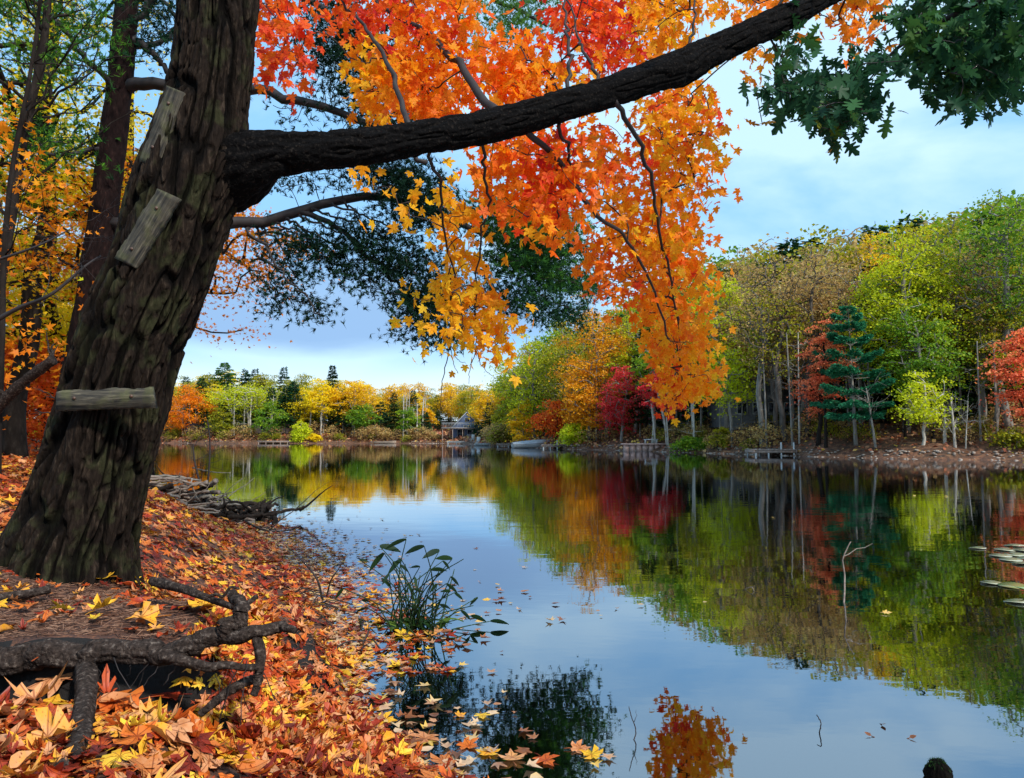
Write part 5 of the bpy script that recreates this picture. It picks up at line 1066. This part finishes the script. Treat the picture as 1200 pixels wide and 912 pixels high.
def dock(px, off, w, dp, h, label, mat, npost=4, rz=0, name='dock', rail=False):
    Dd = shoreD(px) + off; x = (px - CX) / F * Dd; rt = empty(name, (x, Dd, 0), rz, label, 'dock')
    b = MB(); n = int(w / .3)
    for i in range(n): b.box((-w / 2 + (i + .5) * w / n, 0, h), (w / n - .03, dp, .06))
    b.build('deck', mat, rt); f = MB(); f.box((0, -dp / 2 + .08, h - .13), (w, .08, .18)); f.box((0, dp / 2 - .08, h - .13), (w, .08, .18)); f.box((-w / 2 + .05, 0, h - .13), (.08, dp, .15)); f.box((w / 2 - .05, 0, h - .13), (.08, dp, .15)); f.build('frame', mat, rt)
    for i in range(npost):
        for s in (-1, 1): p = MB(); p.tube([[-w / 2 + .2 + i * (w - .4) / (npost - 1), s * (dp / 2 - .1), -1.2], [-w / 2 + .2 + i * (w - .4) / (npost - 1), s * (dp / 2 - .1), h + (.5 if rail and s < 0 and i > 1 else .05)]], .06, 8); p.build('post', WHITE if rail else mat, rt, smooth=True)
    return rt
dock(902, -1.0, 3.0, 2.0, .42, 'short wooden dock with white posts below the tall bare trunks on the right bank', WOOD, rail=True)
# pinkish block landing
Dd = shoreD(762) - .2; x0 = (762 - CX) / F * Dd; rt = empty('block_landing', (x0, Dd, 0), .05, 'pinkish concrete block landing below the crimson tree', 'landing')
for i in range(9): b = MB(); b.box((-2.2 + i * .55, 0, .30), (.38, .5, .62)); b.build('block', REDW, rt)
b = MB(); b.box((0, 0, .66), (5.2, .9, .10)); b.build('slab', REDW, rt)
b = MB(); b.box((.1, .4, 1.05), (1.2, .4, .08)); b.box((-.4, .4, .86), (.08, .4, .32)); b.box((.6, .4, .86), (.08, .4, .32)); tag(b.build('bench', WHITE, loc=(0, 0, 0)), 'pale bench on top of the block landing', 'bench').location = (x0, Dd, .01)
# boats
def boat(px, Dd, L_, wd, hgt, rz, label, cover=True, name='boat', hm=None):
    x = (px - CX) / F * Dd; rt = empty(name, (x, Dd, 0), rz, label, 'boat'); n = 15; xs = np.linspace(-L_ / 2, L_ / 2, n); t = (xs + L_ / 2) / L_; w = wd / 2 * np.clip(1.08 - np.maximum(0, (t - .55) / .45) ** 2.2 * 1.03, .03, 1); sh = hgt * (.75 + .35 * t ** 2)
    V = []; prof = [(1, 1), (.92, .45), (.6, .05), (0, -.12), (-.6, .05), (-.92, .45), (-1, 1)]
    for i in range(n):
        for a, c in prof: V.append([xs[i], a * w[i], c * sh[i]])
    k = len(prof); Fc = [[i * k + j, (i + 1) * k + j, (i + 1) * k + j + 1, i * k + j + 1] for i in range(n - 1) for j in range(k - 1)]; Fc += [[0, 1, 5, 6], [1, 2, 4, 5]]
    b = MB(); b.add(V, Fc); b.build('hull', hm or WHITE, rt)
    c = MB(); V = []; pr = [(1.03, 1), (1.0, 1.08), (.55, 1.5), (0, 1.75), (-.55, 1.5), (-1.0, 1.08), (-1.03, 1)] if cover else [(1.02, 1), (1.02, 1.05), (.9, 1.02), (0, .9), (-.9, 1.02), (-1.02, 1.05), (-1.02, 1)]
    for i in range(n):
        kk = 1 if not cover else (1 - .5 * abs(2 * t[i] - 1) ** 2)
        for a, z in pr: V.append([xs[i] * 1.01, a * w[i], sh[i] * (1 + (z - 1) * kk)])
    c.add(V, [[i * k + j, i * k + j + 1, (i + 1) * k + j + 1, (i + 1) * k + j] for i in range(n - 1) for j in range(k - 1)] + [[0, 1, 5, 6], [1, 2, 4, 5]] + [[(n - 1) * k + 6, (n - 1) * k + 5, (n - 1) * k + 1, (n - 1) * k]]); c.build('cover' if cover else 'deck', hm or TARP, rt)
    return rt
sd = shoreD(622); boat(622, sd - 1.3, 4.4, 1.7, .62, .15, 'white boat under a pale peaked cover on the shore right of the cottage')
dock(648, -1.2, 2.6, 3, .45, 'grey dock with thin posts right of the covered boat', WOOD, npost=4, rail=True)
dock(596, -1.2, 3.2, 1.6, .4, 'low pale dock left of the covered boat', WOOD, npost=3, rail=True)
boat(571, shoreD(571) - 1.2, 3.6, 1.2, .45, -.1, 'small flat rowing boat right of the cottage steps', cover=False, name='rowing_boat')
boat(452, 150.5, 4.2, 1.4, .5, .05, 'dull brown boat pulled up on the far shore left of the cottage', cover=False, name='rowing_boat', hm=ROOFB)
dock(322, -1.5, 6, 1.5, .5, 'low dock in front of the pinkish cabin', WOOD, npost=5)
dock(540, -1.5, 5, 1.4, .45, 'pale dock at the foot of the cottage stairs', WHITE, npost=4)
# chairs by the cottage
def chair(px, label):
    Dd = shoreD(px) + .8; x = (px - CX) / F * Dd; rt = empty('lawn_chair', (x, Dd, hz(x, Dd)), rng.uniform(-.3, .3), label, 'chair', 'white chairs by the cottage')
    b = MB(); b.box((0, 0, .4), (.6, .6, .06)); b.build('seat', WHITE, rt); b = MB(); b.box((0, .32, .85), (.6, .07, .9), M=rotx(-.2)); b.build('backrest', WHITE, rt)
    for sx in (-1, 1): b = MB(); b.box((sx * .3, 0, .6), (.10, .6, .05)); b.build('armrest', WHITE, rt)
    for sx in (-1, 1):
        for sy in (-1, 1): b = MB(); b.box((sx * .27, sy * .25, .18), (.07, .07, .5)); b.build('leg', WHITE, rt)
for px in (554, 560): chair(px, 'white lawn chair on the shore right of the cottage stairs')

# stones along the shore (a continuous rim nobody could count)
b = MB(); pts = []
segs = [(i, (i + 1) % len(SHORE)) for i in range(17, 36)]
ico = bpy.data.meshes.new('tmp'); import bmesh
bm = bmesh.new(); bmesh.ops.create_icosphere(bm, subdivisions=1, radius=1); bm.verts.ensure_lookup_table()
IV = np.array([v.co[:] for v in bm.verts]); IF = np.array([[v.index for v in f.verts] for f in bm.faces]); bm.free(); bpy.data.meshes.remove(ico)
pos = []
for i, j in segs:
    A, B = SHORE[i], SHORE[j]; L_ = np.linalg.norm(B - A); n = int(L_ * 16); t = rng.random(n)[:, None]; q = A + (B - A) * t + rng.normal(0, .45, (n, 2)); pos.append(q)
pos = np.vstack(pos); ss = sdf(pos[:, 0], pos[:, 1]); zh = height(pos[:, 0], pos[:, 1]); mk = (zh > -.12) & (zh < .5); pos = np.column_stack([pos, zh])[mk]; n = len(pos)
M = np.einsum('nij,jk->nik', np.stack([rotz(a) for a in rng.uniform(0, 6.28, n)]), np.diag([1.3, 1, .6]))
b.inst((IV * (1 + rng.normal(0, .12, (len(IV), 1))), IF, np.zeros(len(IV))), pos + [0, 0, .02], M, rng.uniform(.04, .13, n), rng.random(n))
tag(b.build('shore_stones', STONE), 'rim of small stones along the far waterline', 'stones', kind='stuff')

# ------------------------------------------------------------------ the far trees
def T_(px, top, off, wpx, mat, label, cb=.25, bark=GREYB, nat=95, nper=62, leaf=None, kind='d', name=None, base=None, **kw):
    sD = shoreD(px); D = sD + off; x = (px - CX) / F * D; z0 = hz(x, D) - .12; Ht = max(topz(px, top, D) - z0, .8); Wd = wpx / F * D
    if kind == 'p': return conifer(name or 'pine_tree', x, D, Ht, Wd, LM[mat], bark, cb=cb, label=label, leaf=leaf or .34 * (D / 60) ** .4, **kw)
    lf = leaf or (.17 * (D / 50) ** .55)
    return decid(name or 'maple_tree', x, D, Ht, Wd, LM[mat], bark, cb=cb, nat=nat, nper=nper, leaf=lf, label=label, **kw)
# right bank, from the cottage end to the right edge
T_(606, 428, 6, 46, 'olive', 'olive-gold tree at the corner where the far shore meets the right bank', cb=.1)
T_(626, 386, 7, 80, 'yellowgreen', 'tall yellow-green tree above the covered boat', cb=.12, nat=130)
T_(612, 462, 1.5, 34, 'gold', 'small golden tree by the dock left of the covered boat', cb=.05, nat=60)
T_(664, 372, 10, 74, 'olive', 'olive tree behind the yellow-green one above the boat', cb=.1, nat=120)
T_(652, 468, 3, 50, 'redorange', 'small red-orange tree right of the covered boat', cb=.25, nat=70, bark=DARKB)
T_(672, 494, 1.2, 36, 'lime', 'low bright lime bush at the waterline right of the boat dock', cb=.02, nat=60, name='bush')
T_(704, 346, 6, 90, 'amber', 'tall orange-gold tree rising behind the crimson one', cb=.08, nat=150)
T_(690, 415, 3, 60, 'amber', 'amber tree in front of the tall gold one', cb=.12, nat=110)
T_(744, 352, 9, 60, 'yellowgreen', 'tall green tree right of the tall gold one', cb=.2, nat=110)
T_(728, 425, 2.2, 56, 'crimson', 'crimson maple leaning over the waterline above the block landing', cb=.14, nat=110, leaf=.17)
T_(758, 375, 6, 60, 'dark', 'dark pine between the crimson maple and the pale trunks', kind='p', cb=.15, bark=DARKB)
T_(782, 436, 2, 44, 'crimson', 'small pinkish red maple on a slim pale trunk, hanging beside the orange leaves', cb=.5, nat=45, bark=PALEB, lean=-.03)
T_(815, 395, 3, 46, 'olive', 'thin tree on a straight pale trunk under the hanging orange leaves', cb=.5, nat=50, bark=PALEB)
T_(765, 400, 2.5, 40, 'green', 'green leaved tree with a leaning pale trunk over the block landing', cb=.5, nat=50, bark=PALEB, lean=-.05)
T_(850, 318, 7, 90, 'yellowgreen', 'tall yellow-green tree just right of the hanging orange leaves', cb=.3, nat=140)
T_(858, 400, 3, 78, 'lime', 'low spreading yellow-lime maple by the porch house', cb=.3, nat=80, nper=48)
T_(870, 300, 14, 90, 'brown', 'brownish tree on the skyline right of the orange leaves', cb=.3)
T_(812, 512, .8, 40, 'green', 'low green bush at the waterline right of the block landing', cb=.02, nat=50, name='bush')
T_(845, 500, 1.5, 24, 'olive', 'small drab bush by the water below the lime maple', cb=.05, nat=30, name='bush')
T_(912, 296, 4, 105, 'brown', 'tall half-bare grey tree with fine twigs above the short dock', cb=.35, nat=230, nper=20, leaf=.15, tipsr=.014, r0=.18, bark=MIDB)
T_(945, 292, 6, 100, 'brown', 'tall bare brown tree right of the half-bare grey one', cb=.35, nat=230, nper=24, leaf=.15, tipsr=.014, r0=.17, bark=MIDB)
T_(920, 340, 3, 60, 'olive', 'slender pale-trunked tree in front of the bare ones', cb=.45, nat=90, nper=20, bark=MIDB)
T_(893, 330, 2, 50, 'olive', 'slender straight trunk tree left of the short dock', cb=.5, nat=70, nper=20, bark=GREYB)
T_(958, 374, 1.6, 62, 'coral', 'coral red maple with layered leaves left of the blue-green pine', cb=.28, nat=80, nper=95, leaf=.13, layers=.9, flat=.14, ljit=.2, bark=DARKB)
T_(1002, 362, 1.8, 100, 'teal', 'blue-green pine with flat layered boughs leaning over the bank', kind='p', cb=.22, layered=True, whorl=.9, nb=8, lean=-.03, dens=3.4, leaf=.26)
T_(1000, 300, 10, 80, 'brown', 'tan skyline tree behind the blue-green pine', cb=.3, nat=150, nper=22)
T_(1062, 268, 6, 120, 'yellowgreen', 'largest bright yellow-green maple on the right bank', cb=.28, nat=210, nper=70)
T_(1085, 350, 4, 86, 'green', 'green lower maple under the largest yellow-green one', cb=.25, nat=110)
T_(1080, 436, 1.2, 66, 'lime', 'small lime yellow maple drooping over the bank with a white twisted trunk', cb=.3, nat=62, nper=44, bark=PALEB, leaf=.15)
T_(1118, 250, 9, 90, 'olive', 'tall olive tree on the skyline right of the largest maple', cb=.3, nat=150, nper=40)
T_(1150, 280, 6, 80, 'brown', 'sparse grey-brown tree near the right edge', cb=.4, nat=160, nper=16)
T_(1182, 222, 5, 100, 'green', 'tallest green tree at the right edge of the lake', cb=.4, nat=170, nper=44)
T_(1208, 380, 1.6, 80, 'coral', 'orange and coral maple cut by the right edge', cb=.22, nat=110, layers=1.0, flat=.15, ljit=.22, bark=DARKB)
T_(1165, 350, 5, 60, 'olive', 'drab green tree left of the coral maple at the right edge', cb=.3, nat=90)
T_(1190, 500, 1.0, 50, 'olive', 'low brushy bush at the right edge of the bank', cb=.02, nat=50, name='bush', nper=40)
T_(1022, 270, 12, 60, 'gold', 'amber skyline tree left of the largest maple', cb=.3, nat=110)
# dark pines inside the right bank woods
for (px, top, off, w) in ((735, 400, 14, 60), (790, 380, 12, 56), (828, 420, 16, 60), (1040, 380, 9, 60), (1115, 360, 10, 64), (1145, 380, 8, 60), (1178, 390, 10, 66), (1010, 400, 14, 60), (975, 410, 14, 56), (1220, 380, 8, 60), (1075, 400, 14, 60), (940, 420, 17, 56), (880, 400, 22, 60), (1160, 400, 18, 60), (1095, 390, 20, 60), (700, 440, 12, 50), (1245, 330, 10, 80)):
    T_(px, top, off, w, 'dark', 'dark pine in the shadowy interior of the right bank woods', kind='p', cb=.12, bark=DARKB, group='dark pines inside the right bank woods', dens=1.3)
# bare trunks standing at the front of the right bank
for (px, top, off, ln, r, mt, lb) in ((898, 380, 1.5, -.02, .09, GREYB, 'thin grey trunk left of the short dock'), (928, 390, 1.8, -.03, .10, GREYB, 'thicker pale trunk directly behind the short dock'), (936, 390, 2.2, .01, .08, PALEB, 'thin pale trunk right of the short dock'), (1025, 455, .8, -.12, .09, GREYB, 'grey trunk leaning left at the water under the blue-green pine'), (1118, 465, 1.2, -.05, .10, PALEB, 'white trunk under the lime maple'), (1106, 480, 1.4, .02, .12, PALEB, 'second whitish trunk under the lime maple'),
                                          (1148, 400, 2, 0, .08, GREYB, 'straight slim trunk near the right edge'), (857, 470, 1.2, -.03, .07, GREYB, 'slim stem of the bank left of the dock'), (967, 470, 1.2, 0, .14, DARKB, 'dark stout trunk below the coral maple'), (1130, 470, 1.0, .08, .05, PALEB, 'pale bent sapling leaning right near the white trunk'), (1060, 470, 4, 0, .12, DARKB, 'dark trunk behind the lime maple'), (1092, 480, 3, .03, .10, DARKB, 'short dark trunk right behind the lime maple'), (783, 440, 1.5, -.06, .08, PALEB, 'slim white trunk right above the block landing'), (768, 440, 1.6, -.07, .08, PALEB, 'slim white trunk left above the block landing'), (813, 450, 1.2, 0, .09, PALEB, 'straight white trunk behind the green bush')):
    D = shoreD(px) + off; x = (px - CX) / F * D; z0 = hz(x, D); Ht = topz(px, top, D) - z0
    stem('bare_trunk', [np.array([x, D, z0 - .1]), np.array([x + ln * Ht * .4, D, z0 + Ht * .4]), np.array([x + ln * Ht * 1.1, D, z0 + Ht])], r, r * .4, mt, lb + ' on the right bank', 'tree', k=7, twigs=9, tl=1.3, part='trunk')
# far left shore
T_(222, 452, 5, 66, 'orange', 'bright orange maple above the dark shed at the left end of the far shore', cb=.12, nat=130, nper=60)
T_(262, 424, 22, 70, 'pinelit', 'pale green pine rising behind the bright orange maple', kind='p', cb=.2, bark=GREYB)
T_(292, 450, 8, 90, 'yellowgreen', 'wide flat-topped yellow-green tree on the far left shore', cb=.52, nat=120, nper=50, bark=PALEB, r0=.28)
T_(262, 478, 4, 34, 'olive', 'olive tree below the wide flat-topped one', cb=.25, nat=60)
T_(318, 470, 3, 40, 'green', 'small dark green tree left of the pinkish cabin', cb=.08, nat=70)
T_(352, 492, 1.2, 22, 'lime', 'small bright yellow bush at the waterline right of the cabin', cb=.02, nat=45, name='bush', leaf=.3)
T_(370, 508, 1.0, 14, 'yellow', 'tiny golden bush beside the bright yellow bush', cb=.02, nat=25, name='bush', leaf=.3)
T_(376, 444, 5, 36, 'yellow', 'yellow topped birch left of the tall dark pine on the far shore', cb=.35, nat=80, bark=PALEB)
T_(389, 428, 16, 24, 'dark', 'tall dark pine poking above the far left skyline', kind='p', cb=.3, bark=DARKB)
T_(412, 446, 6, 56, 'gold', 'golden tree right of the tall dark pine', cb=.3, nat=100, bark=PALEB)
T_(425, 472, 3, 30, 'green', 'green maple at the front of the far shore', cb=.3, nat=80)
T_(462, 474, 4, 26, 'dark', 'small dark pine in front of the golden far woods', kind='p', cb=.1, bark=DARKB)
T_(478, 478, 3, 26, 'green', 'green maple left of the blue cottage', cb=.3, nat=70)
T_(498, 474, 9, 26, 'gold', 'amber tree left of the blue cottage', cb=.3, nat=60)
T_(588, 474, 8, 24, 'olive', 'olive tree right of the blue cottage', cb=.12, nat=70)
T_(508, 506, 1.6, 16, 'brown', 'brown brushy bush left of the cottage deck', cb=.02, nat=30, name='bush', nper=30)
T_(440, 498, 2, 40, 'brown', 'russet brush on the far bank left of the brown boat', cb=.02, nat=50, name='bush', nper=36)
T_(490, 500, 2.5, 34, 'brown', 'russet bush between the brown boat and the cottage', cb=.02, nat=40, name='bush', nper=30)
# packed woods: a few kinds, copied
protos = {}
def filler(key, mat, kind, label, group, px, top, D, wfac=1.0, **kw):
    x = (px - CX) / F * D; z0 = hz(x, D) - .12; Ht = topz(px, top, D) - z0
    ks = key + str(random.randint(0, 1))
    if ks not in protos:
        n0 = 'pine_tree' if kind == 'p' else 'maple_tree'
        if kind == 'p': o = conifer(n0, x, D, 12, 5.0, LM[mat], DARKB, cb=.12, label=label, group=group, leaf=.5, dens=.8, z0=z0)
        else: o = decid(n0, x, D, 12, 7.0, LM[mat], GREYB, cb=kw.get('cb', .26), nat=kw.get('nat', 110), nper=kw.get('nper', 46), leaf=.30, label=label, group=group, parent_z=z0, padr=.75)
        protos[ks] = o
    else: o = copy_tree(protos[ks], (x, D, z0), label=label, group=group)
    s = Ht / 12; o.scale = (s * wfac, s * wfac, s); o.rotation_euler = (0, 0, random.uniform(0, 6.28)); return o
KL = {'gold': ('gold', 'd', 'golden tree packed in the woods on the far left shore', 'golden trees of the far left woods'), 'yel': ('yellow', 'd', 'yellow tree packed in the woods on the far left shore', 'yellow trees of the far left woods'),
      'oli': ('olive', 'd', 'olive tree packed in the woods on the far left shore', 'olive trees of the far left woods'), 'pin': ('pine', 'p', 'dark green pine packed in the woods on the far left shore', 'pines of the far left woods')}
for row, (off, dt) in enumerate(((9, 10), (20, 4), (34, 0))):
    for px in range(150, 606, 17):
        p = px + random.uniform(-6, 6); top = np.interp(p, [180, 250, 330, 380, 480, 600], [445, 440, 440, 448, 453, 452]) + dt + random.uniform(-5, 7)
        if row == 0 and (498 < p < 598 or 286 < p < 336): continue
        west = p < 370
        k = random.choice(['pin', 'pin', 'oli', 'yel'] if west else ['gold', 'gold', 'yel', 'oli', 'oli'] if row else ['oli', 'gold', 'pin', 'pin'])
        m, kd, lb, gr = KL[k]
        if k == 'pin': top -= 5
        filler('L' + k, m, kd, lb, gr, p, top, shoreD(min(max(p, 200), 585)) + off + random.uniform(-2, 2), 1.15)
KR = {'oli': ('olive', 'd', 'olive tree standing back in the right bank woods', 'olive trees back in the right bank woods', {}), 'gre': ('green', 'd', 'green tree standing back in the right bank woods', 'green trees back in the right bank woods', {}),
      'bro': ('brown', 'd', 'thin brown tree standing back in the right bank woods', 'brown trees back in the right bank woods', dict(nat=200, nper=14, cb=.3)), 'pin': ('pine', 'p', 'green pine standing back in the right bank woods', 'green pines back in the right bank woods', {})}
sky_x = [590, 620, 660, 700, 745, 800, 840, 900, 950, 1000, 1050, 1100, 1150, 1200, 1280, 1400]; sky_y = [444, 400, 378, 364, 352, 322, 302, 286, 279, 275, 258, 245, 246, 226, 218, 215]
for row, (off, dt) in enumerate(((12, 40), (20, 12), (30, 4), (42, 0))):
    for px in range(592, 1330, 34):
        p = px + random.uniform(-12, 12); top = np.interp(p, sky_x, sky_y) + dt + random.uniform(-6, 14)
        k = random.choice(['oli', 'gre', 'pin', 'bro'] if p < 880 or p > 1020 else ['bro', 'bro', 'oli', 'pin']); m, kd, lb, gr, kw = KR[k]
        filler('R' + k, m, kd, lb, gr, p, top, shoreD(min(p, 1195)) + off + random.uniform(-3, 3), 1.0 if kd == 'd' else 1.25, **kw)
# low dark pines that close the woods near the ground
for (a_, b_, st_, lo, hi, o0) in ((160, 600, 11, 472, 492, 13), (165, 600, 13, 462, 480, 24), (600, 1300, 22, 425, 465, 18), (610, 1300, 26, 400, 440, 27)):
    for px in range(a_, b_, st_):
        p = px + random.uniform(-5, 5); left = px < 600; k = 'Lpin' if left else 'Rpin'
        if o0 == 13 and (524 < p < 566 or 296 < p < 326): continue
        m, kd, lb, gr = (KL['pin'] if left else KR['pin'][:4]); D = shoreD(min(max(p, 200), 1195) if not left else min(max(p, 200), 585)) + o0 + random.uniform(-2, 3)
        filler(k, m, kd, lb, gr, p, random.uniform(lo, hi) + (0 if left else np.interp(p, [600, 1200], [25, 0])), D, 1.5)
# undergrowth on the right bank
for i in range(95):
    px = random.uniform(660, 1230); sD = shoreD(min(px, 1195)); D = sD + random.uniform(.5, 14); x = (px - CX) / F * D; z0 = hz(x, D) - .05
    if i == 0: ug = [decid('undergrowth_shrub', x, D, 1.6, 2.0, LM['brown'], TWIG, cb=.05, nat=40, nper=9, leaf=.14, r0=.03, label='low brown twiggy shrub on the leaf-covered right bank', group='brown undergrowth shrubs', parent_z=z0, tipsr=.008)]
    elif i == 1: ug.append(decid('undergrowth_shrub', x, D, 1.4, 1.8, LM['olive'], TWIG, cb=.05, nat=36, nper=12, leaf=.14, r0=.03, label='low olive shrub on the leaf-covered right bank', group='olive undergrowth shrubs', parent_z=z0, tipsr=.008))
    else: s = ug[i % 3 == 0]; copy_tree(s, (x, D, z0), random.uniform(0, 6), random.uniform(.5, 1.2), label=s['label'], group=s['group'])
# slim trunks inside the right bank woods
tp = None
for i in range(64):
    px = random.uniform(690, 1240); sD = shoreD(min(px, 1195)); D = sD + random.uniform(2.5, 18); x = (px - CX) / F * D; z0 = hz(x, D) - .1
    if tp is None: tp = stem('bare_trunk', [np.array([x, D, z0]), np.array([x + .1, D, z0 + 4]), np.array([x + .1, D, z0 + 8])], .09, .04, GREYB, 'slim grey trunk standing among others in the right bank woods', 'tree', k=6, twigs=10, tl=1.2, part='trunk'); tp['group'] = 'slim grey trunks in the right bank woods'
    else: copy_tree(tp, (x, D, z0), random.uniform(0, 6), (random.uniform(.7, 1.7),) * 2 + (random.uniform(.7, 1.2),), label=tp['label'], group=tp['group'])
# pale trunks along the front of the far shore
far_tp = None
for i in range(30):
    px = random.uniform(205, 600); D = shoreD(min(px, 585)) + random.uniform(1.5, 9); x = (px - CX) / F * D; z0 = hz(x, D) - .1
    if 524 < px < 564: continue
    if far_tp is None: far_tp = stem('bare_trunk', [np.array([x, D, z0]), np.array([x + .2, D, z0 + 4]), np.array([x, D, z0 + 8.5])], .16, .07, PALEB, 'pale bare trunk standing at the front of the far left shore', 'tree', k=6, twigs=10, tl=1.6, part='trunk'); far_tp['group'] = 'pale trunks at the front of the far left shore'
    else: copy_tree(far_tp, (x, D, z0), random.uniform(0, 6), (random.uniform(.6, 1.3),) * 2 + (random.uniform(.6, 1.15),), label=far_tp['label'], group=far_tp['group'])
for px, top, w in ((335, 452, 26), (345, 447, 24), (330, 462, 22), (402, 458, 22), (446, 470, 24), (275, 470, 26), (318, 455, 24), (240, 478, 22), (498, 482, 18)):
    T_(px, top, 6, w, 'pine', 'green pine standing near the front of the far left shore', kind='p', cb=.25, group='pines near the front of the far left shore')
# sundry russet shrubs on the far left shore
for i in range(95):
    px = random.choice([random.uniform(180, 505), random.uniform(180, 505), random.uniform(575, 600)]); D = shoreD(min(px, 585)) + random.choice([random.uniform(.6, 2), random.uniform(2, 9)]); x = (px - CX) / F * D; z0 = hz(x, D) - .05
    copy_tree(ug[i % 3 == 0], (x, D, z0), random.uniform(0, 6), random.uniform(.8, 2.0), label=['low brown twiggy shrub on the far left shore', 'low olive shrub on the far left shore'][i % 3 == 0], group=['brown shrubs of the far left shore', 'olive shrubs of the far left shore'][i % 3 == 0])

# leaf scatter covering the far banks
n = 130000; t = rng.random(n); x = rng.uniform(-85, 45, n); y = rng.uniform(38, 175, n); d = sdf(x, y); keep = (d > .25) & (d < 22) & (rng.random(n) < np.clip(1.4 - d / 22, .3, 1)) & (np.abs(x) < y * .72 + 3); x, y = x[keep], y[keep]; z = height(x, y); n = len(x)
b = MB(); nrm = rng.normal(0, .9, (n, 3)); nrm[:, 2] = 1; nrm[:, 1] -= .3; tip = rng.normal(0, 1, (n, 3)); tip[:, 2] = rng.normal(0, .4, n); D_ = np.hypot(x, y)
scatter(b, [QUAD], np.column_stack([x, y, z + .03]), tip, nrm, .26 * (D_ / 50) ** .6 * rng.uniform(.5, 1.3, n), rng.random(n) ** 1.2)
tag(b.build('bank_leaves', leaf_mat('bank_leaves', [(0, (.10, .03, .02)), (.35, (.30, .09, .04)), (.6, (.45, .17, .08)), (.85, (.55, .32, .18)), (1, (.6, .38, .06))], transl=.1)), 'russet fallen leaves covering the far banks', kind='stuff')
